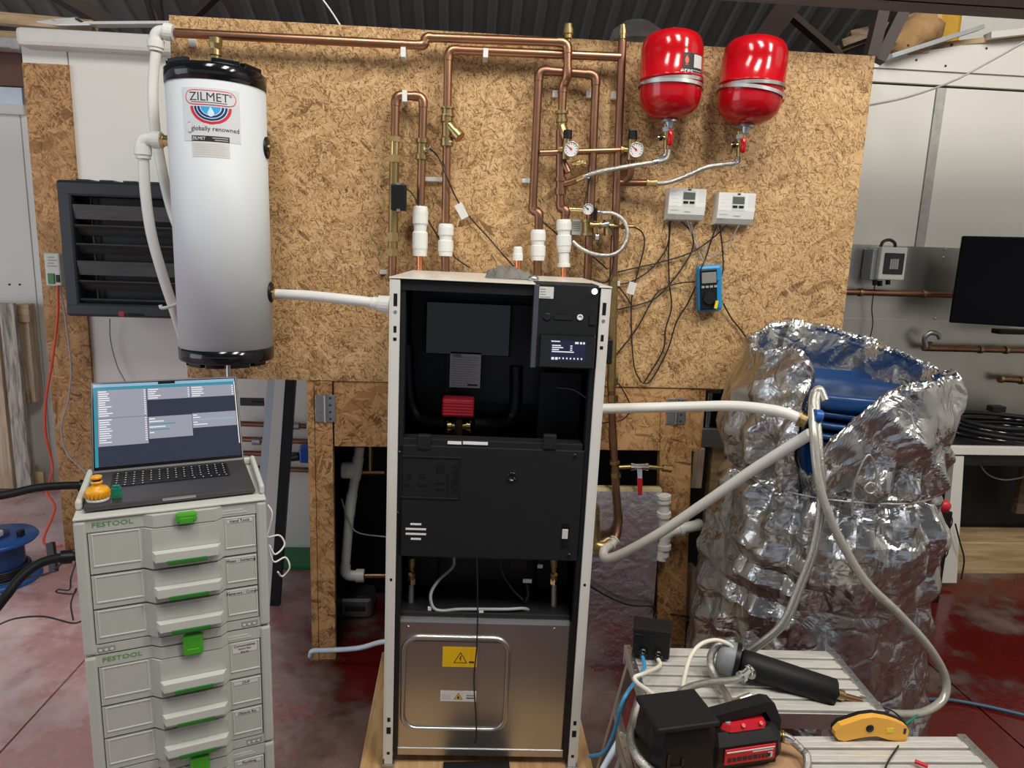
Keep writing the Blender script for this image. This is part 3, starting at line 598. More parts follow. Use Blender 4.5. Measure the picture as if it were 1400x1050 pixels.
lb('frame_upright_inner', 'narrow grey upright behind the cling film', 'frame', 966, 534, 972, 588, .12, .03, 'steel')
lb('dark_window', 'dark glazed panel between metal frame and foil barrel', 'panel', 972, 532, 1000, 588, .16, .02, 'dark_glass')
for i, (x_, y_) in enumerate(((968, 606), (967, 617))): pass
lb('timber_upright', 'rough timber upright below the grey metal frame', 'timber', 946, 613, 962, 668, .09, .05, 'pine_upright')
lb('timber_post', 'tall dim timber post behind the foil barrel', 'timber', 962, 613, 980, 890, .13, .05, 'pine')
lb('timber_offcut', 'short timber block low behind the foil barrel', 'timber', 936, 780, 952, 850, .07, .08, 'pine_upright')
# ================================================================ test board and the frame below it
tag(MB().box(0, 2.44, 0, .018, 1.13, 2.35).build('test_board', 'osb'), 'large upright chipboard sheet carrying all the copper pipework', 'board')
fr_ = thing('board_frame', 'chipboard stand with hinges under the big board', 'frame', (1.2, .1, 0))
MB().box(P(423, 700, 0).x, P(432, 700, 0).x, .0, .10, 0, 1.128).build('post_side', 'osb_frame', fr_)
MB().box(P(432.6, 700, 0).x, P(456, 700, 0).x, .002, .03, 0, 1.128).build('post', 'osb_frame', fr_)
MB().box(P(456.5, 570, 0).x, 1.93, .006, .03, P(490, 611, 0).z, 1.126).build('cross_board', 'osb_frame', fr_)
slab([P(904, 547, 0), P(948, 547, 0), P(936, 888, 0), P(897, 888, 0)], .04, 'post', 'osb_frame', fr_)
MB().box(.47, 2.5, .55, .57, 0, 1.12).build('back_sheet', 'black_rubber', fr_)  # black back, side and unseen lid added so the opening stays dark
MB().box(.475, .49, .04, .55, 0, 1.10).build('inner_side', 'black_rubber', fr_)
MB().box(.475, 2.0, .031, .55, 1.105, 1.12).build('shade_lid', 'dark_timber', fr_)
for x0, x1, pin, y0_, y1_ in ((431, 458, 445, 540, 577), (912, 938, 925, 545, 580)):
    a, b, c, d = rectY(x0, y0_, x1, y1_, -.004); xm = P(pin, 560, -.004).x
    hg = MB().box(a, b, -.004, 0, c, d, .001).build('hinge_leaf', 'galv', fr_)
    MB().cyl((xm, -.006, c), (xm, -.006, d), .006, n=10).build('hinge_pin', 'steel', hg)
    for i in range(4):
        for xx_ in ((a+xm)/2, (b+xm)/2): MB().cyl((xx_, -.0045, c+.012+i*(d-c-.024)/3), (xx_, -.0055, c+.012+i*(d-c-.024)/3), .0045, n=8).build('screw', 'dark_gap' if xx_ > xm else 'steel', hg)
# inside the dark opening
wp = thing('waste_pipe', 'white plastic pipe with elbows inside the dark opening', 'pipe', P(475, 790, .2))
pipes(wp, [(492, 610, .22), (488, 640, .22), (479, 690, .22), (471, 787, .22), (497, 787, .22)], .020, 'white_plastic')
MB().lathe([(.028, 0), (.034, .006), (.034, .05), (.03, .055)], P(486, 643, .22), (-1, 0, 0), 18).build('end_cap', 'white_plastic', wp)
MB().cyl(P(496, 787, .22), P(530, 787, .22), .011, n=12).build('copper_tail', 'copper_old', wp)
MB().cyl(P(487, 787, .22), P(498, 787, .22), .028, n=16).build('nut', 'white_plastic', wp)
bt = thing('brass_tail', 'dim brass tee and pipe inside the dark opening', 'pipe', P(505, 645, .25))
MB().cyl(P(506, 606, .25), P(506, 645, .25), .012, n=10).build('pipe', 'brass', bt); MB().cyl(P(488, 645, .25), P(526, 645, .25), .012, n=10).build('tee', 'brass', bt)
q = PZ(484, 846, 0); ty = thing('metal_tray', 'small grey metal box on the floor inside the opening', 'box', (q.x, q.y, 0))
MB().box(q.x-.07, q.x+.08, q.y, q.y+.14, 0, .10, .02).build('body', 'galv', ty); MB().box(q.x-.04, q.x+.05, q.y-.004, q.y+.01, .035, .06, .004).build('recess', 'dark_steel', ty)
cable('grey_lead', 'thin grey lead curling beside the white pipe in the opening', [(467, 682, .18), (473, 702, .18), (482, 722, .18), (495, 730, .17), (528, 734, .1)], .003, 'cable_grey')
cable('pale_hose', 'pale blue hose curving out from under the tall cabinet', [(560, 872, -.2), (520, 878, -.12), (490, 886, -.08), (450, 889, -.06), (428, 890, -.05), (424, 897, -.04)], .010, 'cable_pale_blue', 'hose')
# foil faced insulation slab
pi_ = thing('insulation_slab', 'foil faced insulation slab leaning right of the tall cabinet', 'insulation', (1.6, -.05, 0))
def pir(dy0, dy1, z1, name, mt):
    a, b = P(800, 880, -.06).x-.12, P(895, 800, -.06).x
    q = [V((a, -.075+dy0, 0)), V((b, -.075+dy0, 0)), V((b+.005, -.045+dy0, z1)), V((a, -.045+dy0, z1))]
    return slab(q, dy1-dy0, name, mt, pi_)
pz = P(850, 668, -.04).z
pir(0, .002, pz-.01, 'foil_face', 'pir_foil'); pir(.0025, .042, pz, 'foam_core', 'pir_edge')
cable('black_lead', 'black lead lying across the foil faced slab', [(800, 797, -.12), (830, 815, -.1), (860, 827, -.09), (890, 829, -.09), (897, 836, -.08), (893, 850, -.1)], .004, 'cable_black')
cable('black_lead', 'black lead running behind the chipboard post', [(896, 836, .05), (930, 842, -.02), (945, 844, .02)], .004, 'cable_black')
ww = thing('white_waste', 'white plastic waste fittings right of the insulation slab', 'pipe', P(908, 760, .02))
MB().cyl(P(908, 676, -.05), P(908, 760, -.05), .020, n=16).build('pipe', 'white_plastic', ww)
for a, b in ((677, 681), (683, 687), (700, 706), (744, 750)): MB().cyl(P(908, a, -.05), P(908, b, -.05), .027, n=16).build('collar', 'white_plastic', ww)
MB().tube(rpath([P(904, 765, -.05), P(908, 740, -.05), P(914, 727, -.06), P(935, 722, -.06), P(955, 718, -.06), P(955, 716, .1)], .04), .021, 14).build('tee_arm', 'white_plastic', ww)
MB().cyl(P(929, 723.5, -.06), P(934, 722.5, -.06), .028, n=16).build('collar', 'white_plastic', ww)
MB().lathe([(.022, 0), (.02, .012), (.008, .022)], P(906, 759, -.05), (-.1, 0, -1), 16).build('rounded_end', 'white_plastic', ww)
# ================================================================ pipework on the board
PY = -.055
def vent(root, px, py0, py1, r, Y, m='brass'):
    a, b = P(px, py1, Y), P(px, py0, Y); coll(root, 'air_vent', a, b, r, m, ((0, .45), (.18, .45), (.2, .8), (.42, .8), (.44, 1), (.72, 1), (.74, .8), (.95, .8), (1, .6)))
pa = thing('copper_run', 'long bright copper pipe along the top edge of the board', 'pipe', P(500, 60, PY))
pipes(pa, [(240, 45, PY), (580, 62, PY), (582, 51, PY), (776, 58, PY-.02), (776, 105, PY-.02), (770, 116, PY), (768, 158, PY)], .0145, 'copper')
vent(pa, 777, 32, 58, .018, PY-.02)
pb = thing('copper_run', 'second copper pipe below the top one, turning down into a brass strainer', 'pipe', P(612, 345, PY))
pipes(pb, [(609, 305, PY), (613, 68, PY), (848, 78, PY)], .0145, 'copper')
coll(pb, 'compression_joint', P(612, 147, PY), P(612, 160, PY), .022, 'brass'); coll(pb, 'strainer_body', P(611, 158, PY), P(611, 200, PY), .022, 'brass', ((0, 1), (.2, 1), (.25, .8), (.7, .8), (.75, 1.05), (1, 1.05)))
coll(pb, 'strainer_leg', P(613, 170, PY), P(629, 188, PY-.02), .018, 'brass', ((0, .9), (.6, .9), (.62, 1.15), (1, 1.15)))
for y_ in (159, 195): MB().lathe([(.0228, 0), (.0228, .004)], P(611.5, y_, PY), (0, 0, 1), 18).build('tape_ring', 'white_plastic', pb)
pushfit(pb, 610, 306, 609, 350, PY, .027); MB().cyl(P(609, 350, PY), P(609, 385, PY), .0145, n=14).build('pipe', 'copper_old', pb)
pc = thing('copper_loop', 'narrow copper loop with brass flow tube and black sensor', 'pipe', P(540, 360, PY))
pipes(pc, [(536, 385, PY), (541, 130, PY), (579, 132, PY), (575, 280, PY)], .0145, 'copper')
coll(pc, 'flow_tube', P(539.35, 214, PY), P(536.7, 348, PY), .0168, 'brass', ((0, 1), (1, 1)))
for a, b in ((187, 194), (212, 222), (318, 330), (340, 350)): MB().cyl(P(541-(a-130)*.0196, a, PY), P(541-(b-130)*.0196, b, PY), .0215, n=6, sm=False).build('union_nut', 'brass', pc)
MB().cyl(P(539.8, 193, PY), P(539.4, 213, PY), .016, n=14).build('union', 'brass_bright', pc)
coll(pc, 'sensor_tee', P(577.5, 190, PY), P(576.5, 218, PY), .019, 'brass', ((0, 1.15), (.2, 1.15), (.22, .9), (.75, .9), (.78, 1.15), (1, 1.15)))
MB().cyl(P(579, 208, PY), P(588, 203, PY-.03), .007, n=10).build('sensor_pocket', 'chrome', pc)
a, b, c, d = rectY(535, 252, 556, 288, PY-.03); hb = MB().box(a, b, PY-.055, PY-.015, c, d, .004).build('flow_sensor', 'black_plastic', pc, 'black sensor box clipped on the flow tube')
for z in (c, d): MB().box((a+b)/2-.006, (a+b)/2+.006, PY-.057, PY-.01, z-.004, z+.004).build('clip', 'steel', hb)
pushfit(pc, 575, 282, 574, 350, PY, .027)
coll(pc, 'reducer', P(574, 326, PY), P(574, 350, PY), .0205, 'white_plastic'); MB().cyl(P(574, 350, PY), P(574, 382, PY), .011, n=12).build('pipe', 'copper_new', pc)
pd = thing('copper_hoop', 'wide upside down U of copper pipe right of the strainer', 'pipe', P(735, 345, PY))
pipes(pd, [(736, 318, PY-.015), (737, 290, PY-.015), (728, 288, PY), (737, 96, PY), (815, 102, PY), (803, 385, PY)], .0145, 'copper_old')
pushfit(pd, 736, 314, 735, 356, PY-.015, .027); MB().cyl(P(735, 356, PY-.015), P(735, 385, PY-.015), .0145, n=14).build('pipe', 'copper_old', pd)
coll(pd, 'test_valve', P(803, 300, PY), P(803, 322, PY), .021, 'brass'); 
pe = thing('copper_branch', 'horizontal copper pipe linking the two white pressure gauges', 'pipe', P(800, 208, PY))
MB().cyl(P(738, 209, PY-.005), P(866, 205, PY-.005), .011, n=12).build('pipe', 'copper', pe); coll(pe, 'joint', P(848, 206, PY-.005), P(864, 205, PY-.005), .016, 'brass')
pg = thing('copper_manifold', 'stack of old copper tees and brass fittings below the first gauge', 'pipe', P(768, 365, PY))
coll(pg, 'brass_union', P(768, 152, PY), P(768, 178, PY), .019, 'brass', ((0, 1.2), (.15, 1.2), (.2, .9), (.4, .9), (.42, 1.1), (.6, 1.1), (.62, .9), (1, .95)))
MB().tube(spline([P(768, 172, PY), P(771, 182, PY-.01), P(775, 192, PY-.015)], 5), .017, 14).build('bend', 'brass', pg)
pipes(pg, [(766, 178, PY), (766, 262, PY)], .016, 'copper_old')
for a, b in ((243, 248), (258, 266)): MB().cyl(P(766, a, PY), P(766, b, PY), .021, n=14).build('collar', 'copper_old', pg)
pipes(pg, [(766, 262, PY), (766, 285, PY), (774, 286, PY-.015), (772, 303, PY-.015)], .0145, 'copper_old')
pipes(pg, [(766, 252, PY), (778, 250, PY-.01), (792, 244, PY-.02)], .011, 'copper_old')
pipes(pg, [(766, 212, PY), (777, 236, PY-.01)], .012, 'copper_old')
MB().cyl(P(788, 246, PY-.02), P(800, 241, PY-.03), .010, n=8).build('brass_nut', 'brass_bright', pg)
coll(pg, 'drain_cock', P(782, 224, PY-.02), P(801, 221, PY-.03), .009, 'brass_bright', ((0, .8), (.3, .8), (.32, 1.2), (.6, 1.2), (.62, .7), (1, .9)))
pushfit(pg, 771, 300, 771, 342, PY-.015, .027); coll(pg, 'reducer', P(771, 340, PY-.015), P(771, 365, PY-.015), .0205, 'white_plastic'); MB().cyl(P(771, 363, PY-.015), P(771, 385, PY-.015), .011, n=12).build('pipe', 'copper_new', pg)
pf = thing('copper_riser', 'tall copper riser at the cabinet right side with brass air vent', 'pipe', P(840, 745, PY))
pipes(pf, [(851, 56, PY), (838, 386, PY)], .0145, 'copper_old')
vent(pf, 851.5, 33, 58, .013, PY, 'brass_bright')
MB().cyl(P(838, 384, PY), P(836, 534, PY), .0165, n=14).build('flow_tube', 'brass', pf)
for a, b in ((378, 384), (398, 406), (428, 434), (516, 526), (540, 549)): MB().cyl(P(838, a, PY), P(837.5, b, PY), .021, n=6, sm=False).build('union_nut', 'brass', pf)
a, b, c, d = rectY(822, 463, 836, 497, PY-.03); MB().box(a, b, PY-.05, PY-.012, c, d, .004).build('flow_sensor', 'black_plastic', pf, 'black sensor box clipped on the riser')
pipes(pf, [(836, 530, PY), (838, 600, PY), (841, 650, PY), (846, 712, PY), (843, 734, PY-.03), (834, 744, PY-.05)], .0145, 'copper_old')
for a, b, x_ in ((630, 634, 840), (646, 652, 841.5)): MB().cyl(P(x_, a, PY), P(x_, b, PY), .021, n=6, sm=False).build('union_nut', 'brass', pf)
pipes(pf, [(852, 250, PY), (861, 242, PY-.01), (864, 214, PY-.01)], .012, 'copper_old')
MB().cyl(P(845, 250, PY), P(888, 250, PY-.01), .0115, n=12).build('branch', 'copper_old', pf); coll(pf, 'brass_joint', P(884, 250, PY-.01), P(898, 250.5, PY-.015), .013, 'brass_bright')
tv = thing('brass_valve', 'brass valve with long red lever low on the riser', 'valve', P(876, 640, PY))
MB().cyl(P(846, 639, PY), P(866, 638, PY), .008, n=10).build('tail', 'brass', tv); coll(tv, 'body', P(862, 638, PY), P(886, 638, PY), .013, 'chrome'); MB().cyl(P(884, 638, PY), P(916, 641, PY), .008, n=10).build('tail', 'brass', tv)
MB().cyl(P(906, 640, PY), P(918, 641.5, PY), .014, n=6, sm=False).build('nut', 'brass', tv)
slab([P(871, 642, PY-.02), P(878, 642, PY-.02), P(878, 656, PY-.03), P(872, 656, PY-.03)], .006, 'lever_shank', 'chrome', tv); slab([P(871.5, 654, PY-.03), P(878.5, 654, PY-.03), P(878, 677, PY-.03), P(872.5, 677, PY-.03)], .008, 'lever_sleeve', 'red_plastic', tv)
bf = thing('brass_fitting', 'chunky brass elbow tucked against the cabinet side', 'fitting', P(815, 745, -.12))
MB().cyl(P(810, 692, -.12), P(811, 728, -.12), .026, n=16).build('body', 'brass', bf); MB().tube(spline([P(811, 724, -.12), P(812, 742, -.12), P(822, 748, -.13), P(833, 742, -.11)], 5), .025, 14).build('elbow', 'brass', bf)
for y_ in (697, 706): MB().cyl(P(810, y_, -.12), P(810, y_+4, -.12), .030, n=6, sm=False).build('nut', 'brass_bright', bf)
st_ = thing('capped_stub', 'short orange copper stub with white push-fit cap on the cabinet', 'pipe', P(708, 372, -.13)); MB().cyl(P(708, 353, -.10), P(708, 378, -.10), .0105, n=12).build('pipe', 'copper_new', st_); coll(st_, 'cap', P(708, 356, -.10), P(708, 337, -.10), .017, 'white_plastic', ((0, 1.05), (.45, 1.05), (.5, .95), (.9, .9), (1, .7)))
# white clips
for i, (x_, y_, w_, h_, dsc) in enumerate(((262, 57, 10, 11, 'white pipe clip under the top pipe beside the cylinder vent'), (551, 71, 7, 14, 'white pipe clip under the step in the top pipe'), (553, 131, 7, 16, 'white pipe clip on the crown of the narrow loop'), (664, 72, 7, 13, 'white pipe clip on the second long pipe'), (759, 128, 7, 10, 'white pipe clip left of the brass union'), (806, 128, 8, 11, 'white pipe clip behind the hoop right leg'), (840, 130, 8, 11, 'white pipe clip left of the riser'), (720, 247, 12, 6, 'white pipe clip beside the hoop left leg'), (593, 245, 34, 6, 'long white clip bar between loop and strainer pipe'), (524, 372, 10, 6, 'white pipe clip just above the cabinet left corner'), (845, 388, 6, 7, 'white pipe clip beside the cabinet right corner'))):
    Yc = -.018 if h_ < 12 else PY-.017
    tag(pbox(x_-w_/2, y_-h_/2, x_+w_/2, y_+h_/2, Yc, .0195 if Yc > -.03 else .068, .002).build('pipe_clip', 'white_plastic'), dsc, 'clip', 'white pipe clips on the board')
# gauges
def gauge(name, label, px, py, Y, r, cap=True, cat='gauge'):
    o = P(px, py, Y); g = thing(name, label, cat, o); ax = (CAM-o).normalized(); ax = V((ax.x*.5, -1, 0)).normalized(); u = V((0, 0, 1)).cross(ax).normalized(); v = V((0, 0, 1))
    MB().lathe([(r*.5, -.03), (r*.95, -.022), (r, 0), (r*.97, .004), (r*.88, .003), (r*.86, 0)], o, ax, 28).build('case', 'steel', g)
    fc = MB().lathe([(.0005, .0008), (r*.87, .0008)], o, ax, 28, caps=False).build('dial', 'white_label', g)
    for i in range(11):
        a = math.radians(225-27*i); d = u*math.cos(a)+v*math.sin(a); MB().bar(o+d*r*.62+ax*.0016, o+d*r*.78+ax*.0016, .0018, .0006, ax).build('tick', 'print_black', fc)
    d = u*.5+v*-.6; nm = 'red_plastic' if cap else 'print_black'; MB().bar(o-d*r*.35+ax*.0024, o+d*r*.0+ax*.0024, .004, .0008, ax).build('needle', nm, g)
    d = -u*.75+v*.62; MB().bar(o+ax*.0024, o+d*r*.8+ax*.0024, .0022, .0008, ax).build('needle', nm, g); MB().cyl(o+ax*.001, o+ax*.004, r*.12, n=10).build('hub', nm, g)
    if cap:
        t0 = P(px-5, py-14, Y+.02); t1 = P(px-4.5, py-26, Y+.02); MB().cyl(t0, t1, .016, .015, n=16).build('relief_cap', 'black_plastic', g); MB().cyl(P(px-6, py-14, Y+.02), P(px-8, py+14, Y+.02), .014, n=12).build('valve_body', 'brass', g)
        MB().cyl(P(px-6, py, Y+.02), P(px-16, py, Y+.03), .011, n=10).build('inlet', 'brass', g)
    return g
gauge('relief_valve', 'left pressure gauge with black cap and red needle', 781, 204, -.10, .026)
gauge('relief_valve', 'right pressure gauge with black cap beside the riser', 870, 205, -.10, .026)
g3 = gauge('filling_gauge', 'small white gauge of the filling loop above the cabinet', 804, 286, -.10, .0195, False)
MB().cyl(P(778, 286, -.07), P(797, 287, -.08), .008, n=10).build('inlet', 'brass_bright', g3); MB().cyl(P(812, 289, -.08), P(824, 291, -.08), .008, n=10).build('outlet', 'chrome', g3)
MB().box(P(814, 290, -.09).x-.004, P(814, 290, -.09).x+.006, -.10, -.08, P(814, 302, -.09).z, P(814, 284, -.09).z, .002).build('lever', 'black_plastic', g3)
fv = thing('filling_valve', 'brass isolating valve row under the small gauge', 'valve', P(815, 310, -.09))
coll(fv, 'body', P(806, 308, -.085), P(822, 308, -.085), .011, 'brass'); MB().cyl(P(822, 308, -.085), P(832, 306, -.085), .009, n=10).build('union', 'chrome', fv); coll(fv, 'second_body', P(832, 309, -.075), P(866, 310, -.075), .009, 'brass', ((0, 1), (.2, 1), (.22, .6), (.5, .6), (.52, 1.1), (.7, 1.1), (.72, .6), (1, .7)))
MB().cyl(P(832, 300, -.06), P(833, 322, -.06), .020, n=14).build('riser_tee', 'brass', fv)
tg = tag(pbox(782, 300, 795, 321, -.035, .003).build('instruction_tag', 'white_label'), 'small grey card tag behind the white push-fit fitting', 'tag')
for i in range(5): pbox(783.5, 303+i*3, 793.5, 304+i*3, -.0355, .001).build('print_line', 'print_grey', tg)
cl = tag(pbox(814, 321, 819, 328, -.09, .008, .002).build('blanking_plug', 'chrome'), 'tiny silver plug dangling on a cord below the filling valve', 'cap')
cable('cap_cord', 'thin black cord holding the silver plug', [(815, 300, -.09), (816, 310, -.09), (816.5, 322, -.09)], .0015, 'cable_black')
cable('loop_hose', 'braided silver filling hose looping over the riser', [(824, 291, -.085), (838, 292, -.09), (852, 301, -.095), (858, 318, -.1), (853, 336, -.1), (838, 348, -.1), (815, 348, -.09), (795, 340, -.08), (783, 330, -.07)], .0075, 'braid', 'hose', n=10)
cable('tank_hose', 'braided hose from the manifold to the left red vessel', [(798, 242, -.085), (815, 236, -.10), (845, 230, -.115), (880, 224, -.11), (900, 221, -.1), (911, 217, -.1), (914, 205, -.1)], .0085, 'braid', 'hose', n=10)
cable('tank_hose', 'braided hose from the riser to the right red vessel', [(897, 251, -.07), (915, 249, -.08), (940, 240, -.09), (965, 229, -.1), (990, 225, -.1), (1005, 222, -.1), (1011, 208, -.1)], .0085, 'braid', 'hose', n=10)
for i, (x_, y_) in enumerate(((896, 221.5), (803, 240.5))): tag(MB().cyl(P(x_-3, y_+.6, -.105 if i == 0 else -.088), P(x_+3, y_-.6, -.105 if i == 0 else -.088), .0115, n=12).build('hose_ferrule', 'chrome'), ('silver ferrule near the left vessel valve', 'silver ferrule at the manifold end of the hose')[i], 'ferrule')
# ================================================================ red expansion vessels
class CylMap:
    def __init__(s, o, ax, r): s.o = V(o); s.ax = V(ax).normalized(); s.r = r; h = (CAM-s.o); h -= s.ax*h.dot(s.ax); s.n = h.normalized(); s.t = s.ax.cross(s.n).normalized()
    def pt(s, u, v, e=0): a = u/s.r; return s.o+s.ax*v+(s.n*math.cos(a)+s.t*math.sin(a))*(s.r+e)
    def hit(s, px, py):
        d = ray(px, py); best = None; b = CAM-s.o
        dp = d-s.ax*d.dot(s.ax); bp = b-s.ax*b.dot(s.ax); A = dp.dot(dp); B = 2*dp.dot(bp); C_ = bp.dot(bp)-s.r**2; k = max(0, B*B-4*A*C_); t = (-B-math.sqrt(k))/(2*A); q = b+d*t
        return math.atan2(q.dot(s.t), q.dot(s.n))*s.r, q.dot(s.ax)
    def patch(s, xl, xr, v0, v1, e, name, m, par, nu=12, nv=10, label=None):
        vs = [];
        for j in range(nv+1):
            v = v0+(v1-v0)*j/nv; a, b = xl(v), xr(v)
            vs += [s.pt(a+(b-a)*i/nu, v, e) for i in range(nu+1)]
        return MB().add(vs, [(j*(nu+1)+i, j*(nu+1)+i+1, (j+1)*(nu+1)+i+1, (j+1)*(nu+1)+i) for j in range(nv) for i in range(nu)], True).build(name, m, par, label)
    def rect(s, u0, u1, v0, v1, e, name, m, par): return s.patch(lambda v: u0, lambda v: u1, v0, v1, e, name, m, par, 10, 1)
    def rrect(s, u0, u1, v0, v1, e, name, m, par):
        R = (v1-v0)/2; vc = (v0+v1)/2; f = lambda v: R-math.sqrt(max(0, R*R-(v-vc)**2)); return s.patch(lambda v: u0+f(v), lambda v: u1-f(v), v0, v1, e, name, m, par, 14, 12)
    def text(s, t, size, u, v, e, m, par, align='CENTER', bold=0, slope=0): return text(t, size, None, m, 'lettering', par, align, fn=lambda c: RM[par.name].inverted() @ s.pt(u+c.x, v+c.y+slope*c.x, e+c.z*.3), ex=.0004, bold=bold)
def vessel(label, top, bot, Y, rr, strap_tilt, lab, vx, vy):
    a, b = P(*bot, Y), P(*top, Y); ax = (b-a).normalized(); H = (b-a).length
    t = thing('expansion_vessel', label, 'vessel', a)
    pr = [(.02, 0), (rr*.45, .004), (rr*.72, .018), (rr*.9, .038), (rr*.985, .066), (rr, .09), (rr, H*.435), (rr*1.02, H*.44), (rr*1.025, H*.45), (rr*1.02, H*.46), (rr, H*.465), (rr, H-.075), (rr*.985, H-.052), (rr*.93, H-.032), (rr*.82, H-.016), (rr*.6, H-.005), (.02, H)]
    MB().lathe(pr, a, ax, 48).build('shell', 'red_gloss', t)
    cm = CylMap(a, ax, rr)
    for sg_, m_ in ((.006, 'steel'), (-.010, 'aluminium')):
        vs = []; n = 40
        for i in range(n+1):
            an = -PI*.62+2*PI*.62*i/n; z_ = H*.392+sg_*(i/n-.25)*strap_tilt*2.2
            for e, dz in ((.004, .0055), (.004, -.0055)): vs.append(cm.pt(an*rr, z_+dz, e if m_ == 'steel' else e+.0015))
        MB().add(vs, [(2*i, 2*i+1, 2*i+3, 2*i+2) for i in range(n)], True).build('strap', m_, t)
    q = cm.pt(-rr*1.05, H*.392, .008); MB().cyl(q, q+cm.t*.02, .005, n=8).build('strap_screw', 'chrome', t)
    MB().lathe([(.030, -.010), (.030, -.002), (.026, .002)], a, ax, 20).build('port_flange', 'galv', t)
    MB().cyl(a-ax*.01, a-ax*.03, .016, .013, n=12).build('port', 'galv', t)
    MB().tube([P(top[0]-6, top[1]+1, Y), P(top[0]-1, top[1]-5, Y), P(top[0]+4, top[1]-5, Y), P(top[0]+8, top[1]+1, Y)], .004, 8).build('lifting_cord', 'black_plastic', t)
    if lab:
        u0, v0 = cm.hit(933, 105); u1, v1 = cm.hit(962, 74); u1 = u0+.085
        pl_ = cm.rect(u0, u1, v0, v1-.01, .0008, 'data_label', 'print_black', t)
        h = v1-.01-v0; cm.rrect(u0+.006, u0+.02, v0+h*.5, v0+h*.9, .0012, 'logo_mark', 'orange_red', pl_); cm.text('eres', .026, u0+.015, v0+h*.27, .001, 'print_white', pl_, bold=.0006)
        cm.rect(u0+.040, u0+.082, v0+h*.42, v0+h*.95, .0012, 'print_block', 'print_light', pl_)
        for i in range(3): cm.rect(u0+.034, u0+.08, v0+h*(.08+.1*i), v0+h*(.12+.1*i), .0012, 'print_line', 'print_grey', pl_)
    # service valve below
    vv = thing('service_valve', label.replace('red expansion vessel', 'red lever valve under the')+' vessel' if False else vx, 'valve', P(vy[0], vy[1]+25, Y))
    x_, y_ = vy
    MB().cyl(P(x_-3, y_-18, Y), P(x_-3, y_+16, Y), .010, n=12).build('body', 'brass', vv); MB().cyl(P(x_-4, y_-14, Y), P(x_-3.5, y_-8, Y), .014, n=6, sm=False).build('nut', 'galv', vv)
    MB().cyl(P(x_-15, y_, Y-.005), P(x_-3, y_, Y), .006, n=8).build('drain_nipple', 'brass_bright', vv); MB().cyl(P(x_-12, y_, Y-.005), P(x_-9, y_, Y-.004), .011, n=10).build('drain_cap', 'black_plastic', vv)
    MB().tube(spline([P(x_+2, y_-9, Y-.03), P(x_+2.5, y_-3, Y-.035), P(x_+2, y_+4, Y-.035), P(x_+1, y_+11, Y-.03)], 4), [.006]+[.009]*11+[.005], 10).build('lever', 'red_gloss', vv)
    MB().tube(rpath([P(x_-3, y_+12, Y), P(x_-3, y_+24, Y+.02), P(x_-14, y_+28, Y+.03)], .03), .007, 10).build('tail_bend', 'chrome', vv)
vessel('left red expansion vessel with a black data label', (920, 43), (915, 163), -.125, .103, .9, True, 'valve with red lever under the left vessel', (914, 188))
vessel('right red expansion vessel without label, tilted slightly', (1036, 52), (1020, 170), -.125, .107, 1.6, False, 'valve with red lever under the right vessel', (1014, 198))
# ================================================================ white cylinder
ZX, ZY, ZR = .210, -.205, .146
z0 = P(252, 492, ZY).z+.005; z1 = P(230, 95, ZY).z
cy = thing('water_cylinder', 'tall white hot water cylinder with black end caps', 'cylinder', (ZX, ZY, z0))
MB().lathe([(ZR-.01, z0+.03), (ZR, z0+.03), (ZR, z1-.05), (ZR-.01, z1-.05)], (ZX, ZY, 0), n=64).build('jacket', 'white_enamel', cy)
MB().lathe([(ZR-.02, z0), (ZR-.004, z0+.003), (ZR+.002, z0+.008), (ZR+.002, z0+.046), (ZR-.004, z0+.048)], (ZX, ZY, 0), n=64).build('base_cap', 'black_gloss', cy)
tcap = MB().lathe([(ZR-.004, z1-.052), (ZR+.002, z1-.05), (ZR+.003, z1-.010), (ZR-.006, z1), (ZR-.06, z1+.002)], (ZX, ZY, 0), n=64).build('top_cap', 'black_gloss', cy)
for a in (195, 235, 300, 340):
    w_ = math.radians(a); M = Matrix.Translation((ZX+(ZR-.02)*math.cos(w_), ZY+(ZR-.02)*math.sin(w_), z1)) @ Matrix.Rotation(w_+PI/2, 4, 'Z'); MB().box(-.04, .04, -.01, .01, -.004, .012, .002, M).build('cap_rib', 'black_gloss', tcap)
for a in (200, 235, 270, 305, 340):
    w_ = math.radians(a); M = Matrix.Translation((ZX+(ZR-.03)*math.cos(w_), ZY+(ZR-.03)*math.sin(w_), z0)) @ Matrix.Rotation(w_+PI/2, 4, 'Z'); MB().box(-.03, .03, -.01, .01, -.012, .004, .002, M).build('foot_rib', 'black_gloss', cy)
va = thing('safety_vent', 'small brass vent standing on the cylinder top', 'vent', (ZX, ZY, z1))
q0, q1 = P(295, 94, -.24), P(295, 50, -.24)
coll(va, 'body', q0-V((0, 0, .01)), q1, .016, 'brass', ((0, .7), (.28, .7), (.3, .9), (.45, .9), (.47, 1.15), (.62, 1.1), (.64, .95), (.8, 1.2), (.95, 1.2), (1, .9)), 16)
zc = CylMap((ZX, ZY, 0), (0, 0, 1), ZR)
for nm, lab, px_, py_, th in (('side_port', 'upper', 363, 199, .0), ('side_port', 'lower', 368, 401, 0)):
    z_ = P(px_, py_, ZY-.05).z; an = .04; d = V((math.cos(an), math.sin(an), 0)); o = V((ZX, ZY, z_))+d*(ZR-.002)
    pt_ = MB().lathe([(.034, 0), (.034, .006), (.028, .008)], o, d, 24).build('port_ring', 'black_plastic', cy); MB().cyl(o, o+d*.014, .012, n=12).build('port_plug', 'brass', pt_)
uc, vc_ = zc.hit(288, 146)
u0, v1_ = zc.hit(246, 117); u1, v0_ = zc.hit(330, 178)
stk = zc.rect(uc-.082, uc+.082, vc_-.098, vc_+.052, .0006, 'sticker', 'sticker_film', cy)
sl = -.02
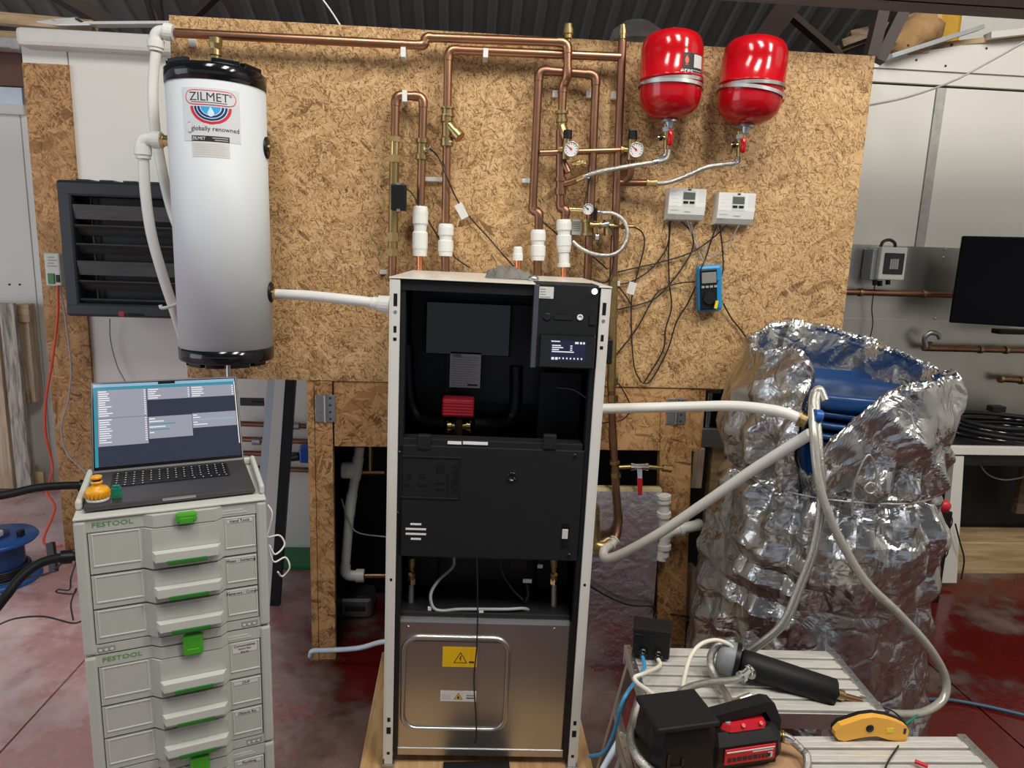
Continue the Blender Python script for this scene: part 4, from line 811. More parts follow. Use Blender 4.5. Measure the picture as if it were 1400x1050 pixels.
zc.rrect(uc-.072, uc+.072, vc_+.004, vc_+.046, .0010, 'logo_outline', 'tank_red', stk); zc.rrect(uc-.0695, uc+.0695, vc_+.0065, vc_+.0435, .0014, 'logo_field', 'sticker_film', stk)
zc.text('ZILMET', .034, uc-.004, vc_+.026, .0017, 'print_black', stk, bold=.0001); zc.rect(uc-.055, uc+.046, vc_+.0105, vc_+.0125, .0017, 'underline', 'print_black', stk); zc.text('®', .012, uc+.056, vc_+.034, .0017, 'print_black', stk)
rr_ = (.058, .049, .0465, .0395, .037, .030, .0275)
for i, (r_, m_) in enumerate(zip(rr_, ('tank_red', 'pale_blue', 'navy', 'pale_blue', 'navy', 'pale_blue', 'sky_blue'))):
    zc.patch(lambda v, r_=r_: uc-r_*math.sqrt(max(0, 1-((v-vc_)/(r_*.85))**2)), lambda v, r_=r_: uc+r_*math.sqrt(max(0, 1-((v-vc_)/(r_*.85))**2)), vc_-r_*.849, vc_, .0010+.0003*i, 'arc_band', m_, stk, 12, 14)
zc.patch(lambda v: uc-.009*math.sqrt(max(0, 1-((v-vc_+.018)/.010)**2)) if v < vc_-.016 else uc-.009*(vc_-v)/.016, lambda v: uc+.009*math.sqrt(max(0, 1-((v-vc_+.018)/.010)**2)) if v < vc_-.016 else uc+.009*(vc_-v)/.016, vc_-.0279, vc_, .003, 'droplet', 'pale_blue', stk, 6, 14)
zc.text('globally renowned', .0185, uc+.01, vc_-.062, .0012, 'print_black', stk)
zc.rrect(uc-.082+.006, uc-.052, vc_-.078, vc_-.044, .0008, 'figure_outline', 'print_light', stk); zc.rrect(uc-.082+.0075, uc-.0535, vc_-.0765, vc_-.0455, .0010, 'figure_field', 'sticker_film', stk)
ul, vl = zc.hit(288, 186); ub, vb_ = zc.hit(288, 215)
dl = zc.rect(ul-.055, ul+.052, vb_, vl, .0006, 'data_plate', 'white_label', cy); zc.rect(ul-.055, ul+.052, vl-.016, vl, .0010, 'header', 'print_black', dl)
zc.text('ZILMET', .012, ul-.034, vl-.008, .0012, 'print_white', dl)
for i in range(2): zc.rect(ul+.005+i*.006, ul+.048, vl-.006-i*.006, vl-.004-i*.006, .0012, 'print_line', 'print_light', dl)
for i in range(6): zc.rect(ul-.05, ul+.046-(i % 3)*.006, vb_+.006+i*.006, vb_+.0085+i*.006, .0010, 'print_line', 'print_light', dl)
for i in range(3): zc.rect(ul-.02, ul+.01, vl-.024-i*.006, vl-.022-i*.006, .0010, 'print_line', 'print_light', dl)
# plastic pipes of the cylinder
w1 = thing('white_pipe', 'white pipe dropping from the top elbow behind the cylinder', 'pipe', P(240, 305, -.05))
MB().tube(spline([P(213, 72, PY), P(209, 120, PY), P(212, 175, PY-.01), P(222, 235, PY-.01), P(234, 285, PY), P(246, 318, PY)], 10), .0165, 14).build('tube', 'white_hose', w1)
MB().tube(rpath([P(236, 44, PY), P(214, 44, PY), P(213, 62, PY)], .03), .021, 16).build('elbow', 'white_plastic', w1)
coll(w1, 'nut', P(213, 55, PY), P(213, 70, PY), .026, 'white_plastic', ((0, 1), (.7, 1), (.72, .86), (1, .84))); coll(w1, 'nut', P(226, 43, PY), P(238, 45, PY), .027, 'white_plastic', ((0, 1), (.7, 1), (.72, .9), (1, .9)))
w2 = thing('white_pipe', 'white pipe from the cylinder side elbow curving down to its base', 'pipe', P(240, 440, -.1))
MB().tube(spline([P(196, 215, -.2), P(199, 265, -.19), P(207, 320, -.17), P(222, 375, -.14), P(236, 418, -.1), P(250, 462, -.04)], 10), .0165, 14).build('tube', 'white_hose', w2)
MB().tube(rpath([P(219, 191, -.2), P(194, 191, -.2), P(195, 210, -.2)], .03), .021, 16).build('elbow', 'white_plastic', w2)
coll(w2, 'nut', P(195, 200, -.2), P(196, 217, -.2), .026, 'white_plastic', ((0, 1), (.7, 1), (.72, .86), (1, .84))); coll(w2, 'nut', P(209, 191, -.2), P(221, 192, -.2), .026, 'white_plastic', ((0, 1), (1, 1)))
coll(w2, 'brass_union', P(221, 192, -.2), P(236, 193, -.2), .018, 'brass_bright')
hk = thing('pipe_hook', 'white plastic pipe hook at the lower left of the cylinder', 'clip', P(226, 420, -.12)); MB().tube(spline([P(219, 417, -.16), P(221, 421, -.16), P(229, 420, -.15), P(240, 416, -.12), P(246, 412, -.1)], 5), .006, 8).build('hook', 'white_plastic', hk)
w3 = thing('white_pipe', 'white pipe from the cylinder to the cabinet left side', 'pipe', P(440, 408, -.3))
MB().tube(spline([P(377, 402, -.21), P(420, 404, -.25), P(470, 409, -.30), P(512, 414, -.32)], 8), .0165, 14).build('tube', 'white_hose', w3)
coll(w3, 'brass_union', P(366, 401.5, -.205), P(379, 402, -.212), .018, 'brass_bright'); coll(w3, 'wall_nut', P(508, 414, -.32), P(534, 417, -.33), .024, 'white_plastic', ((0, .75), (.1, .85), (.35, .85), (.38, 1.1), (1, 1.2)))
rd = thing('support_rod', 'thin steel rod below the cylinder', 'rod', P(312, 515, -.1)); MB().cyl(V((P(312, 505, -.12).x, -.12, 0)), P(312, 484, -.12), .010, n=12).build('rod', 'steel', rd)
# ================================================================ meters and leads
def heatmeter(label, cx_, cy_):
    a, b, c, d = rectY(cx_-25, cy_-22, cx_+25, cy_+22, -.04); t = thing('heat_meter', label, 'meter', ((a+b)/2, -.02, c))
    h = d-c; m = MB(); m.prism([(-.0, 0), (-.052, 0), (-.052, -h*.55), (-.047, -h*.8), (-.034, -h*.96), (-.0, -h)], (a, 0, d), (0, 1, 0), (0, 0, 1), (b-a, 0, 0)); m.build('housing', 'white_plastic', t)
    f = -.0525; w_ = b-a
    MB().box(a+w_*.36, a+w_*.72, f, f+.001, d-h*.55, d-h*.07).build('bezel', 'tool_grey_light', t); MB().box(a+w_*.38, a+w_*.70, f-.001, f, d-h*.34, d-h*.12).build('display', 'lcd', t)
    for i in range(2): MB().box(a+w_*(.39+.17*i), a+w_*(.52+.17*i), f-.003, f, d-h*.46, d-h*.39, .001).build('button', 'black_plastic', t)
    MB().box(a+w_*.50, a+w_*.58, f-.002, f, d-h*.05, d-h*.015).build('sensor_eye', 'black_plastic', t)
    MB().box(a+w_*.80, a+w_*.985, f, f+.0005, d-h*.42, d-h*.05).build('code_label', 'white_label', t)
    for i in range(7): MB().box(a+w_*.06, a+w_*(.22+.06*(i % 2)), f, f+.0005, d-h*(.10+.11*i)-.0012, d-h*(.10+.11*i)).build('print_line', 'print_light', t)
    MB().box(a+w_*.45, a+w_*.62, f, f+.0005, d-h*.70, d-h*.68).build('print_line', 'print_light', t)
    return t
heatmeter('left white heat meter on the board', 938, 280); heatmeter('right white heat meter on the board', 1005, 286)
MMx = Matrix.Translation(P(972, 426, -.045)) @ Matrix.Rotation(-.10, 4, 'Y')
mm = thing('multimeter', 'blue and black multimeter with yellow dial mark hanging on the board', 'multimeter', M=MMx)
H_ = .170; MB().box(-.046, .046, 0, .036, 0, H_, .012).build('holster', 'meter_blue', mm, local=True); MB().box(-.040, .024, -.004, .01, .008, H_-.014, .004).build('face', 'black_plastic', mm, local=True)
MB().box(-.034, .020, -.0055, 0, H_-.065, H_-.026, .001).build('display', 'lcd_grey', mm, local=True); MB().lathe([(.024, 0), (.022, .008)], (-.008, -.004, .050), (0, -1, 0), 24).build('dial', 'black_rubber', mm, local=True)
for i in range(4): MB().box(-.036+i*.0155, -.025+i*.0155, -.008, 0, H_-.082, H_-.074, .001).build('button', 'print_grey', mm, local=True)
MB().cyl((.010, -.018, .012), (.018, -.016, .040), .006, n=10).build('dial_pointer', 'yellow', mm, local=True)
cl_ = [('upper black lead leaving the left meter downwards', [(915, 302, -.04), (914, 330, -.012), (905, 350, -.012), (885, 372, -.012), (860, 386, -.012), (840, 389, -.012)]),
 ('long black lead hanging straight from the left meter', [(917, 302, -.04), (914, 345, -.012), (915, 385, -.012), (918, 420, -.012), (910, 450, -.012), (906, 480, -.012), (880, 524, -.012)]),
 ('black lead curving from the left meter to the cabinet corner', [(932, 303, -.04), (945, 318, -.02), (947, 340, -.012), (930, 370, -.012), (905, 400, -.012), (885, 413, -.012), (842, 424, -.012)]),
 ('black lead from the right meter sweeping left to the riser', [(994, 307, -.04), (975, 325, -.02), (945, 345, -.015), (905, 358, -.012), (870, 366, -.012), (840, 373, -.012)]),
 ('black lead from the right meter to the multimeter top', [(980, 307, -.04), (972, 330, -.03), (964, 355, -.03), (958, 368, -.05)]),
 ('black lead passing right of the multimeter', [(984, 307, -.04), (988, 345, -.02), (988, 372, -.02), (980, 386, -.05)]),
 ('black lead from the multimeter waist to the left', [(951, 385, -.05), (930, 387, -.02), (910, 393, -.012), (895, 405, -.012), (870, 450, -.012), (842, 486, -.012)]),
 ('black lead from the multimeter back down to the foil barrel', [(989, 415, -.02), (1000, 435, -.012), (1012, 450, -.012), (1026, 470, -.012)]),
 ('black lead hanging from the multimeter left side', [(951, 392, -.05), (940, 415, -.02), (925, 440, -.012), (912, 480, -.012), (890, 520, -.012), (878, 524, -.012)]),
 ('black sensor lead dropping beside the riser', [(866, 310, -.075), (878, 318, -.02), (881, 335, -.012), (874, 365, -.012), (866, 395, -.012), (863, 420, -.012), (864, 470, -.012), (868, 505, -.012), (877, 523, -.012)]),
 ('black lead slanting under the tag to the cable cross', [(846, 392, -.012), (856, 405, -.012), (864, 418, -.012)]),
 ('black sensor lead from the narrow loop down to the cloth', [(588, 203, -.09), (600, 216, -.06), (610, 240, -.085), (626, 275, -.06), (645, 300, -.02), (668, 325, -.02), (685, 345, -.04), (702, 364, -.1)]),
 ('black lead crossing behind the push-fit couplings', [(585, 300, -.03), (598, 322, -.02), (620, 350, -.02), (642, 366, -.03)]),
 ('short black lead from the flow sensor to the loop', [(556, 258, -.07), (563, 264, -.07), (570, 275, -.07), (573, 283, -.06)]),
 ('black lead running down the left of the hoop right leg', [(804, 225, -.08), (806, 245, -.08), (801, 268, -.08), (799, 282, -.08)]),
 ('black lead arching from the filling valve over the riser', [(830, 306, -.09), (838, 318, -.09), (839, 345, -.085), (836, 372, -.085), (828, 386, -.07), (806, 380, -.06)]),
 ('black lead slanting behind the braided loop', [(808, 349, -.03), (818, 357, -.02), (830, 368, -.015)]),
 ('black lead looping below the board beside the cabinet', [(846, 524, -.03), (858, 545, -.03), (862, 560, -.03), (850, 574, -.03), (818, 579, -.05)]),
 ('thin black lead beside the left leg of the hoop fitting', [(737, 300, -.07), (745, 306, -.06), (757, 316, -.05), (763, 322, -.05)])]
for lab, pts in cl_: cable('sensor_lead', lab, pts, .0028, 'cable_black', group='black leads on the board', k=7, n=6)
for lab, pts in (('grey lead joining the two meters above the multimeter', [(944, 304, -.04), (950, 325, -.015), (965, 345, -.015), (975, 350, -.015), (995, 335, -.015), (1010, 308, -.04)]), ('second grey lead from the left meter to the multimeter', [(940, 303, -.04), (948, 328, -.012), (958, 350, -.012), (966, 365, -.04)])): cable('sensor_lead', lab, pts, .0022, 'cable_grey', k=6, n=6)
for i, (a, b, lab) in enumerate((((626, 279), (636, 298), 'white paper tag on the lead below the strainer'), ((866, 386), (861, 402), 'white paper tag on the lead beside the riser'))):
    tg = tag(MB().bar(P(*a, -.07), P(*b, -.07), .003, .028, V((1, 0, .5)) if i == 0 else V((1, 0, 0))).build('cable_tag', 'white_label'), lab, 'tag')
# ================================================================ tall white cabinet with open front
q = [(.70, -.95), (1.43, -.95), (1.43, .0), (.70, .0)]
tag(MB().box(.700, 1.425, -1.02, -.02, .0, .045, .004).build('plinth_board', 'oak'), 'oiled oak worktop board lying under the tall cabinet', 'board')
CM = Matrix.Translation((.772, -.663, .058)) @ Matrix.Rotation(-.036, 4, 'Z') @ Matrix.Rotation(.0125, 4, 'Y')
CF = Frame(CM); cb_ = thing('heat_pump_cabinet', 'tall white heat pump cabinet with its front panel removed', 'cabinet', M=CM)
W_, D_, HH = .60, .62, 1.482
def cbx(name, x0, y0, x1, y1, yl, dep, m, par=None, bev=0, label=None):
    a, b, c, d = CF.rect(x0, y0, x1, y1, yl); return MB().box(a, b, yl, yl+dep, c, d, bev).build(name, m, par or cb_, label, local=True)
def cl(name, m, par=None, label=None): return lambda mb: mb.build(name, m, par or cb_, label, local=True)
MB().box(0, .004, 0, D_, .02, HH).build('side_panel', 'white_paint', cb_, local=True); MB().box(W_-.004, W_, 0, D_, .02, HH).build('side_panel', 'white_paint', cb_, local=True)
MB().box(-.002, W_+.002, -.002, D_, HH, HH+.004, .001).build('top_panel', 'cream_paint', cb_, local=True)
MB().box(.004, W_-.004, D_-.02, D_, 0, HH).build('back_panel', 'cabinet_black', cb_, local=True)
for a in (.0045, W_-.0085): MB().box(a, a+.004, .03, D_-.02, .02, HH-.004).build('inner_lining', 'cabinet_black', cb_, local=True)
MB().box(.009, W_-.009, .02, D_-.02, HH-.012, HH-.004).build('inner_top', 'cabinet_black', cb_, local=True)
MB().box(.009, W_-.009, .02, D_-.02, .02, .03).build('floor_tray', 'galv', cb_, local=True)
MB().box(.026, W_-.026, .008, .02, HH-.03, HH-.003).build('top_rail', 'cover_black', cb_, local=True)
for s_ in (0, 1):
    x0 = .004 if s_ == 0 else W_-.028
    p_ = MB().box(x0, x0+.024, 0, .012, .0, HH-.002, .001).build('front_post', 'white_paint', cb_, local=True)
    for z, w_, h in ((1.425, .010, .034), (1.345, .008, .018), (1.318, .009, .009), (.612, .007, .008), (.155, .009, .014), (.118, .013, .022), (.04, .009, .009)):
        xc = x0+.012; MB().box(xc-w_/2, xc+w_/2, -.0006, .004, z-h/2, z+h/2).build('slot', 'black_plastic', p_, local=True)
    MB().cyl((x0+.012, -.0008, 1.392), (x0+.012, .002, 1.392), .005, n=10).build('screw', 'steel', p_, local=True)
    MB().box(x0-.006, x0+.03, -.006, .03, -.006, .004, .001).build('foot_plate', 'galv', p_, local=True)
    MB().box(x0+(.026 if s_ == 0 else -.014), x0+(.038 if s_ == 0 else -.002), .012, .05, .02, HH-.03).build('inner_jamb', 'cabinet_black', cb_, local=True)
# upper bay
MB().box(.02, W_-.02, .40, .41, .80, HH-.02).build('bay_back', 'cabinet_black', cb_, local=True)
cbx('acoustic_panel', 582, 414, 698, 486, .30, .04, 'dark_glass', bev=.003, label='dark shiny panel deep inside the cabinet')
MB().box(.14, .46, .33, .41, 1.08, 1.40).build('panel_carrier', 'cabinet_black', cb_, local=True)
dl = cbx('data_sheet', 615, 484, 657, 530, .28, .002, 'white_label', label='white printed data sheet inside the cabinet')
a, b, c, d = CF.rect(615, 484, 657, 530, .2795)
MB().box(a, b, .282, .34, c, d).build('sheet_backing', 'cabinet_black', cb_, local=True)
for i in range(13): MB().box(a+.006, b-.006-.02*((i*7) % 3)/2, .279, .2795, d-.012-i*.0075, d-.0105-i*.0075).build('print_line', 'print_grey', dl, local=True)
text('NIBE', .014, Matrix.Translation((a+.022, .2788, d-.006)) @ FRONT, 'print_black', 'lettering', dl); MB().box(b-.04, b-.008, .279, .2795, c+.006, c+.012).build('print_bar', 'print_black', dl, local=True)
va = cbx('valve_actuator', 604, 546, 648, 571, .17, .06, 'dark_red', bev=.006, label='dark red valve actuator')
for i in range(5): cbx('cooling_fin', 606, 550+i*4, 646, 551.5+i*4, .168, .004, 'red_plastic', va)
A, B = CF.on(612, 582, .20), CF.on(643, 582, .20)
vbm = cl('valve_body', 'brass')(MB().lathe([(.016, 0), (.016, .012), (.011, .013), (.011, (B-A).length-.013), (.016, (B-A).length-.012), (.016, (B-A).length)], A, B-A, 16, False))
cl('outlet', 'brass', vbm)(MB().cyl(CF.on(627, 572, .20), CF.on(627, 604, .20), .018, .010, n=16))
for x_ in (612, 643):
    for y_ in (575, 589): cl('screw', 'brass_bright', vbm)(MB().cyl(CF.on(x_, y_, .19), CF.on(x_, y_+3, .19), .005, n=8))
for a_, b_, lb_ in ((612, 631, 0), (633, 667, 1)): cbx('strip_label', a_, 603.5+lb_*.6, b_, 607.5+lb_*.6, .0115, .002, 'print_white')
cl('inner_hose', 'cabinet_black')(MB().tube(spline([CF.on(556, 470, .33), CF.on(560, 540, .33), CF.on(575, 575, .30), CF.on(612, 580, .24)], 6), .022, 12))
cl('inner_hose', 'cabinet_black')(MB().tube(spline([CF.on(645, 580, .24), CF.on(690, 580, .30), CF.on(704, 555, .33), CF.on(706, 500, .33)], 6), .022, 12))
MB().box(.44, W_-.03, .25, .26, .80, 1.2).build('bay_divider', 'cover_black', cb_, local=True)
cl('inner_lead', 'cable_black')(MB().tube(spline([CF.on(762, 530, .1), CF.on(785, 533, .08), CF.on(803, 545, .06)], 5), .004, 8))
# control box
cx_ = cbx('control_box', 729, 388, 816, 504, -.004, .12, 'cover_black', bev=.004); cbx('box_edge', 728, 389, 735, 503, -.007, .02, 'edge_grey', cx_, .002)
ql = cbx('box_label', 737, 392, 757, 408, -.0055, .001, 'white_label', cx_, label='small white label on the control box')
a, b, c, d = CF.rect(737, 392, 757, 408, -.006)
for i in range(4): MB().box(a+.003, a+.018+.014*(i == 3), -.0062, -.0056, d-.007-i*.007, d-.0055-i*.007).build('print_line', 'print_grey', ql, local=True)
cl('round_hole', 'black_gloss', cx_)(MB().lathe([(.009, 0), (.011, .002), (.009, .003)], CF.on(748, 433, -.004), (0, -1, 0), 20)); cbx('card_slot', 757, 429, 783, 438, -.006, .004, 'black_gloss', cx_, .002)
cl('power_button', 'white_plastic', cx_)(MB().lathe([(.0085, 0), (.0085, .003), (.0045, .003), (.0045, .001)], CF.on(793, 434, -.004), (0, -1, 0), 20)); cl('status_light', 'led_white', cx_)(MB().lathe([(.008, 0), (.007, .004), (.001, .005)], CF.on(813, 398.5, -.008), (0, -1, 0), 16))
cbx('latch', 806, 430, 815, 445, -.008, .006, 'black_gloss', cx_, .002)
dz = cbx('display_bezel', 738, 457, 813, 504, -.016, .014, 'black_gloss', cx_, .004, 'glossy black display bezel'); cbx('screen', 752, 466, 800, 494, -.0165, .001, 'panel_screen', dz)
a, b, c, d = CF.rect(752, 466, 800, 494, -.0172)
def ln(x0, x1, y0, y1, m='screen_text'): MB().box(a+(b-a)*x0, a+(b-a)*x1, -.0174, -.0170, d-(d-c)*y1, d-(d-c)*y0).build('screen_mark', m, dz, local=True)
ln(.02, .27, .02, .07); ln(.70, .80, .04, .14); ln(.84, .90, .04, .14); ln(.93, .98, .04, .14)
for i, w_ in enumerate((.25, .32, .2, .52)): ln(.05, .05+w_, .22+i*.1, .27+i*.1); ln(.57, .63+.05*(i == 3), .22+i*.1, .27+i*.1)
for i in range(9): ln(.05+i*.105, .05+i*.105+(.075 if i < 2 else .04), .82, .94 if i < 2 else .90)
# lower black cover
lc = cbx('lower_cover', 540, 612, 797, 764, .012, .02, 'cover_black', bev=.003, label='large matt black lower cover'); cbx('cover_lip', 541, 603, 797, 613, .014, .05, 'cover_black', lc, .002)
for x_ in (580, 752): cbx('hinge_clip', x_-9, 595, x_+9, 615, .008, .02, 'cover_black', lc, .003)
a, b, c, d = CF.rect(547, 624, 630, 682, .011)
for t_ in ((a, b, d-.004, d), (a, b, c, c+.004), (a, a+.004, c, d), (b-.004, b, c, d)): MB().box(t_[0], t_[1], .009, .013, t_[2], t_[3], .001).build('moulded_rim', 'cover_black', lc, local=True)
text('VIMIKA', .028, Matrix.Translation((b-.018, .0118, (c+d)/2)) @ FRONT @ Matrix.Rotation(-PI/2, 4, 'Z'), 'black_plastic', 'moulded_lettering', lc, ex=.001)
for i, (x_, y_, w_, h_) in enumerate(((.05, .30, .11, .03), (.13, .45, .05, .12), (.30, .30, .14, .03), (.32, .5, .09, .1), (.58, .36, .16, .03), (.60, .62, .12, .2), (.6, .22, .13, .03), (.78, .1, .02, .5))): MB().box(a+(b-a)*x_, a+(b-a)*(x_+w_), .0105, .013, c+(d-c)*y_, c+(d-c)*(y_+h_)).build('moulded_mark', 'black_plastic', lc, local=True)
for i, w_ in enumerate((15, 28, 28, 14)): cbx('vent_slot', 568.5-w_/2, 715.5+i*6.7, 568.5+w_/2, 718+i*6.7, .011, .004, 'print_white', lc)
cl('round_boss', 'black_gloss', lc)(MB().lathe([(.014, 0), (.014, .004), (.010, .004), (.010, .001), (.002, .001)], CF.on(700, 652, .012), (0, -1, 0), 24))
for x_, y_ in ((545.5, 619), (786, 623), (543.5, 702), (778, 759)): cl('cover_screw', 'black_gloss', lc)(MB().lathe([(.006, 0), (.006, .003), (.002, .003)], CF.on(x_, y_, .012), (0, -1, 0), 14))
sw = cbx('switch_recess', 767, 716, 778, 750, .0105, .004, 'black_gloss', lc, .001); cbx('switch', 768.5, 724, 776.5, 737, .008, .004, 'print_light', sw, .001)
# lower bay
MB().box(.02, W_-.02, .42, .43, .30, .80).build('bay_back', 'dark_steel', cb_, 'dull metal sheet at the back of the lower bay', local=True)
MB().box(.03, .14, .22, .42, .42, .66, .01).build('dark_block', 'cabinet_black', cb_, local=True); MB().box(.46, .57, .22, .42, .42, .68, .01).build('dark_block', 'cabinet_black', cb_, local=True)
for x_, lab in ((562, 'left braided hose with brass valve'), (758, 'right braided hose with brass valve')):
    up_ = CF.on(x_, 762, .10); v_ = CF.on(x_, 795, .10); lo = CF.on(x_-1, 842, .10)
    bv = cl('brass_valve', 'brass', None, lab)(MB().lathe([(.012, 0), (.014, .01), (.014, .03), (.010, .032), (.010, .05), (.013, .052), (.013, (up_-v_).length)], v_, up_-v_, 12, False))
    cl('braided_tail', 'braid', bv)(MB().cyl(v_, lo, .0095, n=12)); cl('hose_nut', 'brass_bright', bv)(MB().cyl(v_+V((0, 0, -.006)), v_+V((0, 0, .012)), .015, n=6, sm=False)); cl('grommet', 'galv', bv)(MB().lathe([(.026, 0), (.026, .005), (.016, .009)], lo, (0, 0, 1), 20))
    cl('drain_screw', 'brass_bright', bv)(MB().cyl(v_+V((0, -.014, .035)), v_+V((0, -.024, .035)), .006, n=8))
cl('grey_flex', 'cable_grey')(MB().tube(spline([CF.on(621, 762, .12), CF.on(619, 775, .11), CF.on(600, 793, .08), CF.on(589, 812, .06), CF.on(592, 830, .05), CF.on(604, 835, .05), CF.on(630, 833, .05), CF.on(690, 833, .05), CF.on(716, 832, .06), CF.on(725, 836, .08)], 7), .005, 8))
cl('black_flex', 'cable_black')(MB().tube(spline([CF.on(684, 764, .1), CF.on(688, 785, .1), CF.on(700, 805, .1), CF.on(715, 820, .1)], 6), .004, 8)); cl('black_flex', 'cable_black')(MB().tube(spline([CF.on(720, 798, .1), CF.on(722, 812, .1), CF.on(718, 824, .1)], 6), .005, 8))
cbx('black_plug', 678, 758, 688, 772, .09, .02, 'black_plastic', bev=.003); cbx('black_connector', 697, 756, 722, 778, .1, .05, 'black_plastic', bev=.003)
cbx('white_tie', 715, 792, 727, 797, .095, .004, 'print_white'); cbx('white_tie', 735, 772, 742, 777, .095, .004, 'print_light'); cbx('white_tie', 585, 830, 590, 837, .05, .004, 'print_white'); cbx('white_tie', 655, 834.5, 661, 838, .045, .004, 'print_white')
for a_, b_ in ((598, 628), (682, 720)): cbx('bracket_edge', a_, 806, b_, 808.5, .2, .02, 'steel')
cl('foam_collar', 'black_rubber')(MB().tube(spline([CF.on(590, 824, .16), CF.on(620, 814, .2), CF.on(660, 811, .22), CF.on(700, 814, .2), CF.on(735, 826, .16)], 6), .022, 10))
# compressor module
a, b, c, d = CF.rect(540, 848, 778, 1034, .022)
md = MB().box(a, b, .022, .50, c, d, .012).build('compressor_module', 'steel', cb_, 'silver sheet metal compressor module', local=True)
MB().box(a+.006, b-.006, .04, .48, d-.004, d+.012, .006).build('module_lid', 'cover_black', md, local=True)
MB().box(a+.004, b-.004, .018, .024, c+.004, c+.028, .003).build('bottom_flange', 'steel', md, local=True)
x0, x1, z0_, z1_ = CF.rect(551, 872, 693, 997, .02); rp = []
for cx1, cz1, a0_ in ((x1-.045, z1_-.045, 0), (x0+.045, z1_-.045, 90), (x0+.045, z0_+.045, 180), (x1-.045, z0_+.045, 270)):
    rp += [V((cx1+.045*math.cos(math.radians(a0_+k*15)), .021, cz1+.045*math.sin(math.radians(a0_+k*15)))) for k in range(7)]
cl('pressed_bead', 'steel', md)(MB().tube(rp+[rp[0]], .008, 10, False))
cbx('pressed_field', 557, 878, 687, 991, .019, .003, 'steel', md)
wl_ = cbx('warning_label', 605, 885, 652, 912, .0175, .001, 'warning_yellow', md, label='yellow warning label with lightning triangle')
def tri(par, x_, y_, s_, yl, m1, m2):
    o = CF.on(x_, y_, yl); k = math.sqrt(3)/2*s_
    cl('triangle', m1, par)(MB().prism([(-s_/2, -k/3), (s_/2, -k/3), (0, 2*k/3)], o, (1, 0, 0), (0, 0, 1), (0, .0004, 0))); s2 = s_*.80; k2 = k*.80
    cl('triangle_field', m2, par)(MB().prism([(-s2/2, -k2/3), (s2/2, -k2/3), (0, 2*k2/3)], o-V((0, .0004, 0)), (1, 0, 0), (0, 0, 1), (0, .0004, 0))); return o
o = tri(wl_, 629.5, 901.5, .042, .0172, 'print_black', 'warning_yellow')
cl('lightning', 'print_black', wl_)(MB().prism([(.001, .014), (-.004, .002), (0, .003), (-.003, -.008), (.004, .005), (.0005, .004), (.004, .013)], o-V((0, .0008, .001)), (1, 0, 0), (0, 0, 1), (0, .0003, 0)))
cl('small_mark', 'print_black', wl_)(MB().box(o.x+.026, o.x+.042, .0168, .0174, o.z-.011, o.z-.006))
wl2 = cbx('hazard_label', 602, 945, 651, 959, .0175, .001, 'white_label', md, label='small white hazard label'); o = tri(wl2, 626.5, 953.2, .026, .0172, 'print_black', 'warning_yellow'); cl('flame', 'print_black', wl2)(MB().prism([(-.003, -.004), (.003, -.004), (.0035, -.001), (0, .006), (-.0035, -.001)], o-V((0, .0008, 0)), (1, 0, 0), (0, 0, 1), (0, .0003, 0)))
for x_, w_ in ((607.5, .010), (613, .010)): q = CF.on(x_, 952, .0172); cl('book_page', 'print_light', wl2)(MB().box(q.x-.005, q.x+.005, .0170, .0174, q.z-.008, q.z+.008))
q = CF.on(643, 952, .0172); cl('code_text', 'print_grey', wl2)(MB().box(q.x-.012, q.x+.012, .0170, .0174, q.z, q.z+.005)); cl('code_text', 'print_black', wl2)(MB().box(q.x-.012, q.x+.012, .0170, .0174, q.z-.008, q.z-.005))
for x_, y_ in ((558, 857), (758, 860), (546, 1027), (556, 989)): cl('rivet', 'chrome', md)(MB().lathe([(.005, 0), (.003, .003)], CF.on(x_, y_, .022), (0, -1, 0), 10))
cable('hanging_lead', 'black lead hanging down the middle of the cabinet front', [], .0026, 'cable_black', raw=True) if False else None
tag(MB().tube(spline([CM @ CF.on(652, 762, -.004), CM @ CF.on(653, 820, -.004), CM @ CF.on(652, 880, -.006), CM @ CF.on(648, 930, -.008), CM @ CF.on(651, 985, -.006), CM @ CF.on(651, 1008, -.006), CM @ CF.on(649, 1016, -.006)], 7), .0022, 7).build('hanging_lead', 'cable_black'), 'black lead hanging down the middle of the cabinet front', 'cable')
q = PZ(650, 1043, .046); tag(MB().box(q.x-.10, q.x+.105, q.y-.25, q.y-.003, .0455, .056, .003).build('black_mat', 'black_rubber'), 'flat black plate lying in front of the cabinet foot', 'mat')
# cloth on the cabinet top
q = CM @ V((.325, .25, HH+.004)); vs = []; nu, nv = 26, 14
for j in range(nv+1):
    for i in range(nu+1):
        u, v = i/nu*2-1, j/nv*2-1; r_ = max(0, 1-(u*u+v*v)); h = (r_**.5)*.024*(1+.9*noise.noise(V((u*3, v*3, 1))))+.022*abs(noise.noise(V((u*4+v*2, v*5, 3))))*(r_ > .04)+.016*noise.noise(V((u*7, v*7, 4)))*(r_ > .05)
        vs.append(q+V((u*.070+.02*noise.noise(V((u*2, v*2, 7))), v*.06, max(.001, h))))
cloth = tag(MB().add(vs, [(j*(nu+1)+i, j*(nu+1)+i+1, (j+1)*(nu+1)+i+1, (j+1)*(nu+1)+i) for j in range(nv) for i in range(nu)], True).build('crumpled_rag', 'cloth'), 'crumpled grey rag on the cabinet top', 'rag')
q2 = CM @ V((.395, .14, HH+.004)); tag(MB().lathe([(.014, 0), (.017, .006), (.013, .014), (.003, .017)], q2, n=14).build('putty_lump', 'galv'), 'small grey lump beside the rag on the cabinet top', 'lump')
